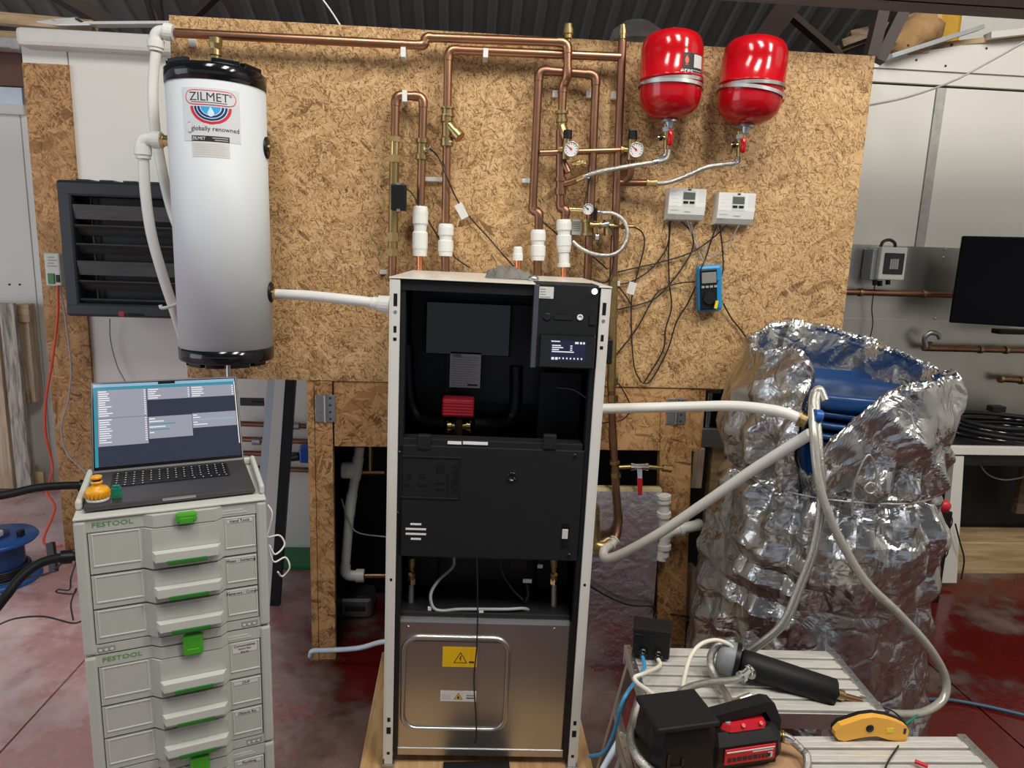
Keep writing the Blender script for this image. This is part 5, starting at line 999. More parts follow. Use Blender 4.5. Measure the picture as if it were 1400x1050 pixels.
# white hoses from cabinet to barrel
hs = thing('white_hose', 'upper white hose from the cabinet side into the blue drum', 'hose', P(950, 556, -.45))
MB().tube(spline([P(806, 559, -.36), P(860, 558, -.38), P(940, 556, -.44), P(1000, 555, -.50), P(1045, 559, -.56), P(1075, 565, -.6), P(1096, 574, -.625)], 9), .0165, 14).build('tube', 'white_hose', hs)
coll(hs, 'brass_union', P(1092, 572, -.622), P(1103, 577, -.635), .023, 'brass')
hs = thing('white_hose', 'lower white hose rising from the brass elbow to the foil', 'hose', P(830, 755, -.1))
MB().tube(spline([P(838, 742, -.11), P(826, 752, -.16), P(828, 763, -.22), P(850, 757, -.27), P(900, 730, -.36), P(960, 690, -.46), P(1030, 642, -.58), P(1108, 593, -.72)], 9), .0165, 14).build('tube', 'white_hose', hs)
coll(hs, 'end_nut', P(841, 738, -.105), P(834, 746, -.125), .019, 'white_hose')
# ================================================================ drawer tower
TM = Matrix.Translation((.159, -1.100, 0)) @ Matrix.Rotation(.362, 4, 'Z'); TF = Frame(TM)
TW, TD, UH = .396, .296, .3225; TOP = 1.019
pols = {}
def unit(k, label, tags):
    zt = TOP-UH*k; M = TM @ Matrix.Translation((0, 0, zt-UH)); t = thing('drawer_box', label, 'tool box', M=M, group='stacked drawer boxes')
    B = lambda mb, n, m, par=None: mb.build(n, m, par or t, local=True)
    H = UH
    B(MB().box(.012, TW-.012, .02, TD, .004, H-.004, .004), 'body', 'tool_grey')
    for x0, x1 in ((0, .024), (TW-.024, TW)): B(MB().box(x0, x1, .0, TD, .002, H-.002, .006), 'side_pillar', 'tool_grey')
    # header band with centre bulge and footer band
    for z0, z1, nm in ((H-.030, H-.002, 'header_band'), (.002, .024, 'footer_band')):
        poly = [(.02, .004), (.135, .004), (.155, -.012), (.284, -.012), (.298, .004), (TW-.02, .004), (TW-.02, .04), (.02, .04)]
        B(MB().prism(poly, (0, 0, z0), (1, 0, 0), (0, 1, 0), (0, 0, z1-z0)), nm, 'tool_grey')
    text('FESTOOL', .0155, Matrix.Translation((.034, .0035, H-.014)) @ FRONT @ Matrix.Scale(1.25, 4, (1, 0, 0)), 'text_green', 'lettering', t, 'LEFT', bold=.0004).name
    B(MB().box(TW-.105, TW-.045, .0032, .005, H-.024, H-.020), 'embossed_mark', 'tool_grey_light'); B(MB().box(TW-.098, TW-.052, .0032, .005, H-.018, H-.014), 'embossed_mark', 'tool_grey_light')
    for x0, x1 in ((.026, .062), (TW-.066, TW-.028)):
        r_ = B(MB().box(x0, x1, .003, .008, .006, .021, .002), 'foot_recess', 'print_grey')
        for i in range(3): B(MB().box(x0+.003+i*.0115, x0+.0095+i*.0115, .002, .006, .007, .013, .001), 'foot_tooth', 'tool_grey_light', r_)
    # latch
    lx = .222; lt = B(MB().box(lx-.022, lx+.022, -.026, -.010, H-.030, H-.004 if k == 0 else H+.024, .007), 'latch', 'green')
    if k == 0: lt.data.transform(Matrix.Translation((0, 0, .006)))
    B(MB().box(lx-.014, lx+.014, -.0275, -.024, H-.024, H-.010, .003), 'latch_face', 'green', lt)
    zb = [(H-.129, H-.031), (H-.212, H-.131), (.026, H-.214)]
    for i, (z0, z1) in enumerate(zb):
        dr_ = B(MB().prism([(.026, .004), (.130, .004), (.150, -.014), (.284, -.014), (.298, .004), (TW-.026, .004), (TW-.026, .03), (.026, .03)], (0, 0, z0+.0015), (1, 0, 0), (0, 1, 0), (0, 0, z1-z0-.003)), 'drawer', 'tool_grey')
        h = z1-z0
        for x0, x1 in ((.032, .126), (.302, TW-.027)):
            za, zb_ = z0+h*.22, z1-.006
            B(MB().box(x0, x1, .0025, .006, za-.004, za, .001), 'frame_ledge', 'tool_grey_light', dr_)
            B(MB().box(x0, x1, .0028, .006, zb_, zb_+.0025, .0008), 'frame_rim', 'tool_grey_light', dr_)
            for xe in (x0, x1-.003): B(MB().box(xe, xe+.003, .0028, .006, za, zb_, .0008), 'frame_rim', 'tool_grey_light', dr_)
        hz = z0+h*.20
        B(MB().prism([(.148, -.013), (.156, -.034), (.284, -.034), (.292, -.013)], (0, 0, hz+.004), (1, 0, 0), (0, 1, 0), (0, 0, .020)), 'handle', 'tool_grey_light', dr_)
        B(MB().box(.178, .262, -.036, -.014, hz-.006, hz+.006, .003), 'handle_trigger', 'dark_green', dr_)
        B(MB().box(.150, .290, -.0145, -.0135, hz+.026, z1-.008), 'handle_recess', 'tool_grey', dr_)
        if i < len(tags) and tags[i]:
            lb2 = B(MB().box(.307, .307+.056, .0032, .0048, z1-(.016 if len(tags[i]) == 1 else .030), z1-.0065), 'paper_label', 'white_label', dr_)
            for j, s_ in enumerate(tags[i]): text(s_, .0092 if j == 0 else .0055, Matrix.Translation((.335, .0030, z1-.0115-j*.0085)) @ FRONT, 'print_black', 'lettering', lb2)
    return t
unit(0, 'top drawer box of the grey and green tower, carrying the laptop', [['Hand Tools'], ['Meter / Soldering'], ['Fasteners / Crimps']])
unit(1, 'middle drawer box of the grey and green tower', [['Consumables', 'Solvent Tape', 'Glue Etc'], ['CHP'], ['Objects Etc']])
unit(2, 'lowest drawer box of the grey and green tower', [['Plumbing'], None, None])
tr = thing('lid_rim', 'grey rimmed lid on top of the drawer tower', 'lid', M=TM @ Matrix.Translation((0, 0, TOP)))
B = lambda mb, n, m: mb.build(n, m, tr, local=True)
B(MB().box(.0, TW, .0, TD, -.001, .006, .003), 'lid', 'tool_grey_light'); B(MB().box(.0, .014, .05, TD, .006, .030, .006), 'rim_side', 'tool_grey_light'); B(MB().box(TW-.012, TW, .03, TD, .006, .030, .006), 'rim_side', 'tool_grey_light'); B(MB().box(.01, TW-.01, TD-.012, TD, .006, .026, .005), 'rim_back', 'tool_grey_light')
dl_ = thing('dolly', 'low wheeled base under the drawer tower', 'dolly', M=TM); MB().box(0, TW, 0, TD, .03, .051, .006).build('deck', 'black_plastic', dl_, local=True)
for x_, y_ in ((.05, .05), (TW-.05, .05), (.05, TD-.05), (TW-.05, TD-.05)): MB().cyl((x_-.012, y_, .016), (x_+.012, y_, .016), .016, n=14).build('wheel', 'black_rubber', dl_, local=True)
# ================================================================ laptop
LM = Matrix.Translation((.168, -1.069, 1.029)) @ Matrix.Rotation(.389, 4, 'Z'); lp = thing('laptop', 'open dark grey laptop on top of the drawer tower', 'laptop', M=LM)
LW, LD = .356, .248; B = lambda mb, n, m, par=None, label=None: mb.build(n, m, par or lp, label, local=True)
bs = B(MB().box(0, LW, 0, LD, 0, .012, .003), 'base', 'laptop_grey')
B(MB().box(.155, .225, -.0008, .004, .006, .0115, .001), 'opening_notch', 'aluminium', bs)
for x_ in (.03, .31): B(MB().cyl((x_, .03, -.004), (x_, .03, .001), .012, n=14), 'rubber_foot', 'black_rubber', bs)
B(MB().box(.045, LW-.045, .118, .232, .0121, .0127), 'keyboard_well', 'key_black', bs)
for r in range(6):
    n = 14 if r else 14; hgt = .0175 if r < 5 else .011
    y_ = .1205+r*.0187; x_ = .0475; ww_ = (LW-.095)/14
    row = [1]*14 if r else [1, 1, 1, 1.2, 5, 1.2, 1, 1, 1, .8]
    tot = sum(row); ux = (LW-.095)/tot
    for w_ in row:
        B(MB().box(x_+.0012, x_+w_*ux-.0012, y_+.001, y_+.0165, .0127, .0140), 'key', 'black_plastic', bs)
        if w_ <= 1.2: B(MB().box(x_+w_*ux*.42, x_+w_*ux*.58, y_+.006, y_+.0105, .0140, .01415), 'key_print', 'print_light', bs)
        x_ += w_*ux
B(MB().box(.115, .245, .012, .100, .0121, .0124), 'trackpad', 'laptop_grey', bs)
A_ = 1.013; lid = Matrix.Translation((0, LD-.004, .012)) @ Matrix.Rotation(A_, 4, 'X')     # lid local: x right, y up the lid, z back-to-front normal
def BL(x0, x1, y0, y1, z0, z1, n, m, par=None, bev=0): return B(MB().box(x0, x1, y0, y1, z0, z1, bev, lid), n, m, par)
ld = BL(0, LW, 0, .246, -.005, 0, 'lid', 'laptop_grey', None, .002)
BL(.004, LW-.004, .008, .242, 0, .0006, 'bezel', 'black_gloss', ld)
sx, sy, sw_, sh = .007, .016, LW-.014, .223
scn = BL(sx, sx+sw_, sy, sy+sh, .0006, .0010, 'screen', 'screen_dark', ld)
def S(x0, x1, y0, y1, m, n='window', z=0): BL(sx+sw_*x0, sx+sw_*x1, sy+sh*(1-y1), sy+sh*(1-y0), .0010+z*.0002, .0012+z*.0002, n, m, scn)
S(0, 1, 0, .038, 'screen_bar', 'menu_bar'); S(0, .022, .04, 1, 'screen_teal', 'sidebar'); S(0, 1, .04, .075, 'screen_teal', 'title_bar')
S(.024, .355, .076, .42, 'screen_window'); S(.024, .355, .424, .76, 'screen_window'); S(.36, .665, .076, .225, 'screen_window'); S(.668, .99, .076, .225, 'screen_window'); S(.36, .665, .44, .71, 'screen_window'); S(.668, .99, .43, .615, 'screen_window')
random.seed(3)
for x0, x1, y0, n in ((.024, .355, .09, 12), (.024, .355, .44, 11), (.36, .665, .09, 5), (.668, .99, .09, 5)):
    for i in range(n):
        y_ = y0+i*.027
        S(x0+.008, x0+.05+random.random()*.05, y_, y_+.011, 'screen_text', 'text_line', 1); S(x1-.018, x1-.006, y_, y_+.011, 'screen_text', 'value_mark', 1)
for i, (w_, m_) in enumerate(((.04, 'screen_text'), (.10, 'screen_text'), (.18, 'screen_teal'), (.11, 'screen_text'), (.14, 'screen_teal'), (.03, 'screen_text'))): S(.366, .366+w_, .46+i*.034, .472+i*.034, m_, 'text_line', 1)
for i, w_ in enumerate((.03, .05, .30, .03, .10)): S(.674, .674+w_, .45+i*.03, .46+i*.03, 'screen_text' if i != 2 else 'screen_bar', 'text_line', 1)
S(.44, .56, 0, .03, 'black_gloss', 'camera_notch', 2); S(.994, 1.0, .04, .85, 'print_white', 'scroll_bar', 1)
# things on the laptop
LF = Frame(LM)
o = LM @ LF.onz(134, 684, .012); ob = thing('hose_adaptor', 'orange tap adaptor with white ring standing on the laptop', 'adaptor', o)
MB().lathe([(.018, 0), (.0235, .001), (.0235, .007), (.020, .008)], o, n=28).build('white_ring', 'white_plastic', ob); bd = MB().lathe([(.020, .007), (.024, .009), (.025, .024), (.021, .030), (.011, .033), (.010, .040), (.012, .041), (.012, .045), (.0085, .046), (.0085, .050), (.0115, .051), (.0115, .057), (.006, .058)], o, n=28).build('body', 'orange', ob)
MB().lathe([(.0092, .0455), (.0092, .0505)], o, n=20).build('o_ring', 'black_rubber', ob)
for i in range(20):
    a = 2*PI*i/20; MB().cyl(o+V((.0245*math.cos(a), .0245*math.sin(a), .010)), o+V((.025*math.cos(a), .025*math.sin(a), .023)), .0016, n=6).build('grip_rib', 'orange', bd)
o = LM @ LF.onz(160, 681, .012); gc = thing('green_connector', 'small dark green plastic clip on the laptop palm rest', 'clip', o); gM = Matrix.Translation(o) @ Matrix.Rotation(.39, 4, 'Z')
MB().box(-.010, .010, -.006, .006, 0, .026, .002, gM).build('body', 'teal', gc); MB().box(-.008, .008, -.005, .004, .026, .031, .002, gM).build('head', 'teal', gc); MB().box(-.005, .005, -.0068, -.0055, .006, .012, .0004, gM).build('window', 'dark_green', gc)
# ================================================================ foil wrapped drum
DX, DY = 2.28, -.36
dm = thing('blue_drum', 'blue plastic drum inside the foil wrapping', 'drum', (DX, DY, 0))
MB().lathe([(.27, 0), (.285, .02), (.285, .45), (.295, .46), (.295, .50), (.285, .51), (.285, .85), (.285, 1.06), (.28, 1.08)], (DX, DY, 0), n=64).build('body', 'blue_drum', dm)
for z in (1.085, 1.12, 1.155): MB().lathe([(.275, z), (.296, z+.004), (.300, z+.013), (.296, z+.022), (.275, z+.026)], (DX, DY, 0), n=64).build('rib', 'blue_drum', dm)
MB().lathe([(.28, 1.18), (.303, 1.183), (.306, 1.195), (.306, 1.225), (.298, 1.232), (.265, 1.232), (.262, 1.21), (.02, 1.208)], (DX, DY, 0), n=64).build('lid', 'blue_drum', dm)
def lerp_tab(tab, x):
    for (a, b), (c, d) in zip(tab, tab[1:]):
        if a <= x <= c: t = (x-a)/(c-a); return b+(d-b)*t
    return tab[-1][1]
RIM = [(0, 1.29), (45, 1.335), (70, 1.37), (100, 1.395), (120, 1.385), (140, 1.345), (165, 1.315), (185, 1.32), (204, 1.345), (214, 1.345), (220, 1.32), (222.5, 1.28), (223.5, 1.05), (225, .96), (229, .985), (232, 1.06), (237, 1.115), (243, 1.16), (250, 1.215), (256, 1.245), (264, 1.27), (275, 1.28), (295, 1.285), (315, 1.295), (335, 1.28), (350, 1.27), (360, 1.29)]
RAD = [(0, .455), (.25, .44), (.5, .425), (.75, .40), (.87, .368), (.925, .328), (.97, .352), (1.05, .372), (1.2, .366), (1.3, .335), (1.5, .325)]
def ridge(p): return 1-abs(noise.noise(p))*2
random.seed(11); CR = []
for i in range(15):
    f_ = PI*i/15+random.uniform(-.1, .1); CR.append((math.cos(f_), math.sin(f_), random.uniform(2.6, 8.5), random.random()*9, random.uniform(.6, 1.1)))
def crease(s_, z):
    h = 0
    for i, (c_, k_, fq, ph, am) in enumerate(CR):
        w_ = noise.noise(V((s_*1.3+i*5.1, z*1.3-i*3.7, i)))
        msk = noise.noise(V((s_*2.4-i*2.3, z*2.0+i*4.1, i+9)))
        if msk < -.05: continue
        x_ = ((s_*c_+z*k_)*fq+ph+w_*1.6) % 1
        h += am*min(1, (msk+.05)*3)*(abs(x_-.5)*2-.5)/fq
    return h
NU = 340
rows = []
prof = [('o', j/170) for j in range(171)]+[('l', j/6) for j in range(1, 7)]+[('i', j/18) for j in range(1, 19)]
vs = []
for kind, t in prof:
    for i in range(NU):
        th = 360*i/NU; h = lerp_tab(RIM, th)+.008*noise.noise(V((th*.11, 3, 1)))+.006*noise.noise(V((th*.4, 9, 1))); a = math.radians(th)
        d = V((math.cos(a), math.sin(a), 0))
        if kind == 'o': z = .85*t/.7 if t < .7 else .85+(h-.85)*(t-.7)/.3; rr = lerp_tab(RAD, z)
        else:
            rt_ = lerp_tab(RAD, h)
            if kind == 'l': z = h+.014*math.sin(t*PI); rr = rt_-.022*t
            else: z = h-(min(.16, (h-.92)*.8) if h < 1.25 else .20)*t; rr = rt_-.022-.006*t
        front = max(0, -math.sin(a)); 
        if z < .8: rr *= 1-.22*front*(1-max(0, z-.55)/.25)
        if z < .8: rr *= 1-(.05+.14*z/.8)*max(0, math.cos(a))
        else: rr *= 1-.19*max(0, math.cos(a))
        pl = math.exp(-((z-.925)/.16)**2)
        p = d*rr+V((0, 0, z))
        amp = .6 if kind == 'i' else 1
        rr += amp*(.024*pl*math.sin(17*a+3*noise.noise(V((math.cos(a)*2, math.sin(a)*2, z*3)))) * (1 if z > .935 or z < .915 else .3)
            + .020*noise.noise(V((p.x*4, p.y*4, p.z*2.2)))+.010*(ridge(V((p.x*7+3, p.y*7+1, p.z*3.4+p.x*2)))-.55)+.12*crease(a*.40, z)+.0015*noise.noise(p*40))
        if kind == 'l' : z += .008*noise.noise(V((th*.5, t*3, 2))); rr += .008*noise.noise(V((th*.6, t*3, 8)))
        q = V((DX, DY, 0))+d*rr; q.z = max(.003, z)
        if q.y > -.006: q.y = -.006
        vs.append(q)
nr = len(prof)
foil = tag(MB().add(vs, [(j*NU+i, j*NU+(i+1) % NU, (j+1)*NU+(i+1) % NU, (j+1)*NU+i) for j in range(nr-1) for i in range(NU)], True).build('foil_wrap', 'foil'), 'crumpled silver foil insulation wrapped around the blue drum', 'foil wrap')
me = foil.data; me.polygons.foreach_set('use_smooth', [False]*len(me.polygons))
# waist string
m = MB(); pts = []
for i in range(81):
    a = 2*PI*i/80; r_ = .352*(1-.19*max(0, math.cos(a))); pts.append(V((DX+r_*math.cos(a), min(DY+r_*math.sin(a), -.012), .925+.006*math.sin(3*a))))
tag(m.tube(pts, .003, 6, False).build('waist_string', 'braid'), 'grey string tied round the foil wrapping', 'string')
cable('string_loop', 'loop of the knotted string on the foil front', [(1165, 705, -.79), (1167, 670, -.79), (1176, 640, -.79), (1188, 622, -.79), (1197, 640, -.79), (1197, 668, -.79), (1190, 675, -.79), (1182, 668, -.79), (1190, 660, -.79), (1200, 666, -.79)], .003, 'braid', 'string')
# tape label patch lines on the foil are part of the sheet seams
def dsurf(px, py, R_=.40):
    d = ray(px, py); b = CAM-V((DX, DY, 0)); A = d.x**2+d.y**2; Bq = 2*(d.x*b.x+d.y*b.y); C_ = b.x**2+b.y**2-R_**2; k = Bq*Bq-4*A*C_
    return CAM+d*((-Bq-math.sqrt(max(0, k)))/(2*A))
def cab2(name, lab, pts, r, m, cat='hose', k=9, n=10): return tag(MB().tube(spline([dsurf(x, y, R_) for x, y, R_ in pts[:-1]]+[dsurf(*pts[-1])], k), r, n).build(name, m), lab, cat)
q = lambda x, y, Y: P(x, y, Y)
def hose(name, lab, pts, r, m, k=9, n=10): return tag(MB().tube(spline(pts, k), r, n).build(name, m), lab, 'hose')
hose('clear_hose', 'long clear hose looping down from the drum to the bench tube', [q(1128, 548, -.74), q(1120, 532, -.72), q(1111, 548, -.73), q(1113, 600, -.80), q(1120, 660, -.84), q(1140, 720, -.86), q(1180, 790, -.87), q(1230, 840, -.88), q(1270, 885, -.88), q(1292, 925, -.88), q(1290, 955, -.90), q(1262, 974, -.93), q(1225, 976, -.97), q(1196, 970, -1.0)], .0115, 'clear_hose')
for i in range(2):
    hose('braided_hose', ('outer', 'inner')[i]+' braided hose of the pair hanging over the foil to the platform', [q(1122+i*6, 545, -.72), q(1117+i*5, 536, -.72), q(1112+i*5, 550, -.74), q(1117+i*4, 610, -.80), q(1121+i*4, 680, -.83), q(1112+i*4, 745, -.85), q(1092+i*5, 800, -.86), q(1070+i*5, 850, -.87), q(1040+i*5, 878, -.86), q(1018+i*4, 893, -.85), q(1000, 897+i*3, -.86)], .0085, 'braid')
tag(MB().cyl(P(1113, 568, -.77), P(1122, 569, -.77), .018, n=12).build('blue_tie', 'blue_plastic'), 'dark blue tie around the hoses at the drum', 'tie')
# ================================================================ aluminium platforms
def platform(label, loc, rz, L_, Wd, Hh, rot_lab):
    t = thing('hop_up', label, 'platform', M=Matrix.Translation(loc) @ Matrix.Rotation(rz, 4, 'Z')); B = lambda mb, n, m, par=None: mb.build(n, m, par or t, local=True)
    n = 12; st = Wd/n
    B(MB().box(.02, L_-.02, .004, Wd-.004, Hh-.016, Hh-.0125), 'groove_backing', 'dark_steel')  # dark sheet added under the slats so the grooves read dark
    for i in range(n): B(MB().box(.02, L_-.02, i*st+.002, (i+1)*st-.002, Hh-.012, Hh-(0 if i % 2 == 0 else .004), .002), 'tread_slat', 'aluminium_worn')
    for x0, x1 in ((0, .02), (L_-.022, L_)): 
        e = B(MB().box(x0, x1, 0, Wd, Hh-.03, Hh+.003, .003), 'end_rail', 'aluminium'); 
        for i in range(8): B(MB().cyl(((x0+x1)/2, Wd*(i+.5)/8, Hh+.002), ((x0+x1)/2, Wd*(i+.5)/8, Hh+.005), .004, n=8), 'rivet', 'steel', e)
    for y_ in (0, Wd-.012): B(MB().box(0, L_, y_, y_+.012, Hh-.055, Hh-.010, .002), 'side_rail', 'aluminium')
    for x_ in (.012, L_-.04):
        for y_, dy in ((.01, -.06), (Wd-.03, .06)):
            B(MB().add([(x_, y_, Hh-.03), (x_+.028, y_, Hh-.03), (x_+.028, y_+.022, Hh-.03), (x_, y_+.022, Hh-.03)]+[(x_+(-.07 if x_ < .1 else .07), y_+dy, .0), (x_+.028+(-.07 if x_ < .1 else .07), y_+dy, .0), (x_+.028+(-.07 if x_ < .1 else .07), y_+dy+.022, .0), (x_+(-.07 if x_ < .1 else .07), y_+dy+.022, .0)], [(3, 2, 1, 0), (4, 5, 6, 7)]+[(i, (i+1) % 4, 4+(i+1) % 4, 4+i) for i in range(4)]), 'leg', 'aluminium')
        xs_ = -.03 if x_ < .1 else .03; B(MB().box(x_+xs_+.002, x_+xs_+.022, -.02, Wd+.01, .26, .285, .002), 'leg_brace', 'aluminium')
    return t
UPZ = .5
a = PZ(853, 882, UPZ); b = PZ(1140, 888, UPZ); rz = math.atan2(b.y-a.y, b.x-a.x); L_ = (b-a).length; Wd = .285
platform('rear aluminium hop-up platform carrying the black tube', V((a.x, a.y, 0))-V((-math.sin(rz), math.cos(rz), 0))*Wd, rz, L_, Wd, UPZ, '')
b2 = PZ(1319, 1004, UPZ); rz2 = -.03; L2, W2 = .86, .285
platform('front aluminium hop-up platform with the yellow gauge', V((b2.x, b2.y, 0))-V((math.cos(rz2), math.sin(rz2), 0))*L2-V((-math.sin(rz2), math.cos(rz2), 0))*W2, rz2, L2, W2, UPZ, '')
# black junction box
o = PZ(893, 902, UPZ); JM = Matrix.Translation((o.x, o.y+.03, UPZ)) @ Matrix.Rotation(-.28, 4, 'Z')
jb = thing('junction_box', 'small black junction box with two cable glands on the rear platform', 'junction box', M=JM)
MB().box(-.052, .052, -.035, .035, .006, .082, .006).build('body', 'black_plastic', jb, local=True); MB().box(-.054, .054, -.038, .037, .072, .094, .006).build('lid', 'black_plastic', jb, local=True)
for x_ in (-.022, .020): MB().lathe([(.013, 0), (.013, .010), (.010, .011), (.010, .02), (.006, .022)], (x_, -.035, .025), (0, -1, -.2), 14).build('cable_gland', 'black_gloss', jb, local=True)
g1 = JM @ V((-.022, -.055, .022)); g2 = JM @ V((.020, -.055, .022))
hose('blue_cable', 'blue cable running from the black box to the floor', [g1, g1+V((-.01, -.05, -.01)), q(853, 955, -1.0), q(840, 1000, -.98), q(826, 1028, -.95), q(806, 1034, -.9)], .005, 'cable_blue')
hose('cream_cable', 'cream cable from the black box curling behind the pump', [g2, g2+V((0, -.02, -.01)), q(880, 921, -.98), q(868, 926, -1.0), q(872, 934, -1.02), q(886, 944, -1.06), q(900, 955, -1.1)], .0055, 'cable_cream')
hose('cream_cable', 'cream cable arching from the pump to the grey cap', [q(932, 950, -1.1), q(936, 925, -1.02), q(944, 898, -.95), q(958, 881, -.92), q(978, 875, -.9), q(995, 880, -.9), q(1002, 886, -.9)], .0055, 'cable_cream')
# black immersion tube
A, B_ = PZ(1010, 924, UPZ)+V((0, 0, .045)), PZ(1146, 964, UPZ)+V((0, 0, .045)); A = P(1012, 905, -.90); B_ = P(1143, 948, -1.0)
tb = thing('heater_tube', 'black insulated tube with grey end cap lying on the rear platform', 'tube', P(1080, 960, -.95)); ax = (B_-A).normalized()
MB().lathe([(.030, 0), (.036, .004), (.037, .03), (.036, (B_-A).length-.004), (.030, (B_-A).length)], A, ax, 28).build('sleeve', 'black_rubber', tb)
MB().lathe([(.044, 0), (.046, .004), (.046, .035), (.040, .045), (.03, .05)], A-ax*.012, -ax, 28).build('end_cap', 'cap_grey', tb); MB().lathe([(.049, 0), (.049, .012)], A-ax*.004, -ax, 28).build('cap_ring', 'black_plastic', tb)
C0 = P(1160, 955, -1.0); MB().cyl(B_, P(1152, 951, -1.0), .014, n=12).build('brass_nut', 'brass', tb); MB().cyl(P(1150, 951, -1.0), P(1180, 959, -1.0), .009, n=12).build('copper_tail', 'copper_old', tb); MB().cyl(P(1176, 957, -1.0), P(1189, 961, -1.0), .012, n=6, sm=False).build('nut', 'aluminium', tb)
E_ = P(1026, 922, -.95); MB().cyl(A+ax*.04, E_, .014, n=12).build('inlet_elbow', 'steel', tb); coll(tb, 'inlet_union', P(1025, 915, -.95), P(1013, 926, -.97), .014, 'chrome')
hose('braided_hose', 'braided hose from the black tube inlet to the pump back', [P(1013, 926, -.97), q(1000, 930, -.99), q(975, 932, -1.02), q(950, 937, -1.06), q(930, 945, -1.1)], .009, 'braid')
hose('braided_hose', 'braided hose curling round the grey end cap', [q(1000, 878, -.87), q(982, 882, -.88), q(972, 896, -.89), q(973, 915, -.91), q(983, 935, -.96), q(993, 950, -1.02), q(1002, 972, -1.08)], .010, 'braid')
tc_ = thing('hose_tap', 'small brass and green connector at the tube end', 'connector', P(1195, 975, -1.0)); MB().box(P(1192, 965, -1.0).x, P(1201, 965, -1.0).x, -1.01, -.99, P(1196, 982, -1.0).z, P(1196, 967, -1.0).z, .002).build('clip', 'teal', tc_); MB().cyl(P(1189, 961, -1.0), P(1200, 964, -1.0), .011, n=10).build('collar', 'brass_bright', tc_); MB().cyl(P(1200, 968, -1.0), P(1214, 971, -1.0), .008, n=10).build('tail', 'steel', tc_)
# yellow hand gauge
o = PZ(1195, 1008, UPZ); yg = thing('hand_gauge', 'yellow and black boomerang shaped hand gauge on the front platform', 'gauge', (o.x, o.y, UPZ)); F = PZ(1190, 1013, UPZ).y
def px2(pts, Y): return [(P(x, y, Y).x, P(x, y, Y).z) for x, y in pts]
out = [(1142, 1001), (1150, 993), (1165, 988), (1180, 983), (1197, 981), (1215, 984), (1230, 989), (1240, 994), (1243, 1000), (1240, 1012), (1232, 1015), (1215, 1012), (1198, 1007), (1185, 1008), (1168, 1011), (1155, 1014), (1146, 1012), (1142, 1007)]
zmin = min(z for x, z in px2(out, F)); dz_ = .001
poly = [(x, z+dz_) for x, z in px2(out, F)]
MB().prism(poly, (0, F, 0), (1, 0, 0), (0, 0, 1), (0, .016, 0)).build('grip_shell', 'yellow_orange', yg); MB().prism([(x+.002, z+.002) for x, z in poly], (0, F+.016, 0), (1, 0, 0), (0, 0, 1), (0, .010, 0)).build('back_shell', 'black_plastic', yg)
w0 = V((P(1189, 998, F).x, F, P(1189, 996.5, F).z+dz_)); MB().lathe([(.010, 0), (.009, .002), (.003, .003)], w0, (0, -1, 0), 18).build('button', 'black_plastic', yg)
w0 = V((P(1217, 1000, F).x, F-.0005, P(1217, 999, F).z+dz_)); MB().box(w0.x-.010, w0.x+.008, F-.001, F, w0.z-.006, w0.z+.006).build('print_block', 'yellow', yg); MB().box(P(1237, 1000, F).x-.003, P(1237, 1000, F).x+.003, F-.001, F+.003, w0.z-.010, w0.z+.004).build('lens', 'black_gloss', yg)
cable('gauge_lead', 'thin dark lead from the yellow gauge over the front platform', [(1232, 1014, -1.15), (1225, 1025, -1.2), (1215, 1040, -1.24), (1208, 1056, -1.28)], .0022, 'cable_black')
cable('test_lead', 'thin black lead from the tube end to the yellow gauge', [(1205, 966, -1.0), (1220, 972, -1.02), (1232, 982, -1.06), (1238, 990, -1.1)], .0022, 'cable_black')
pr_ = thing('test_probe', 'red tipped test probe at the bottom edge of the front platform', 'probe', PZ(1258, 1046, UPZ)); MB().cyl(PZ(1250, 1045, UPZ)+V((0, 0, .008)), PZ(1268, 1052, UPZ)+V((0, 0, .008)), .005, n=10).build('handle', 'red_plastic', pr_)
hose('floor_cable', 'dark blue cable crossing the red floor at bottom right', [PZ(1268, 956, .02), PZ(1300, 957, .01), PZ(1350, 966, .01), PZ(1410, 980, .01)], .007, 'cable_dark_blue')
hose('green_lead', 'thin green lead behind the yellow gauge', [q(1238, 990, -1.08), q(1246, 984, -1.06), q(1254, 978, -1.04)], .003, 'teal')
# ================================================================ pump on cardboard
ZP = UPZ+.006
cbp = tag(MB().prism([(-.16, -.14), (.22, -.17), (.25, .06), (.05, .10), (-.15, .075)], PZ(960, 1050, UPZ)+V((0, 0, .0045)), (1, 0, 0), (0, 1, 0), (0, 0, .004)).build('cardboard_sheet', 'cardboard'), 'torn brown cardboard under the black and red pump', 'cardboard')
PM = Matrix.Translation(PZ(903, 1076, ZP)+V((.0, .0, .002))) @ Matrix.Rotation(.16, 4, 'Z') @ Matrix.Scale(.93, 4); PF = Frame(PM)
pu = thing('transfer_pump', 'black and red battery water pump sitting on the cardboard', 'pump', M=PM); B = lambda mb, n, m, par=None, label=None: mb.build(n, m, par or pu, label, local=True)
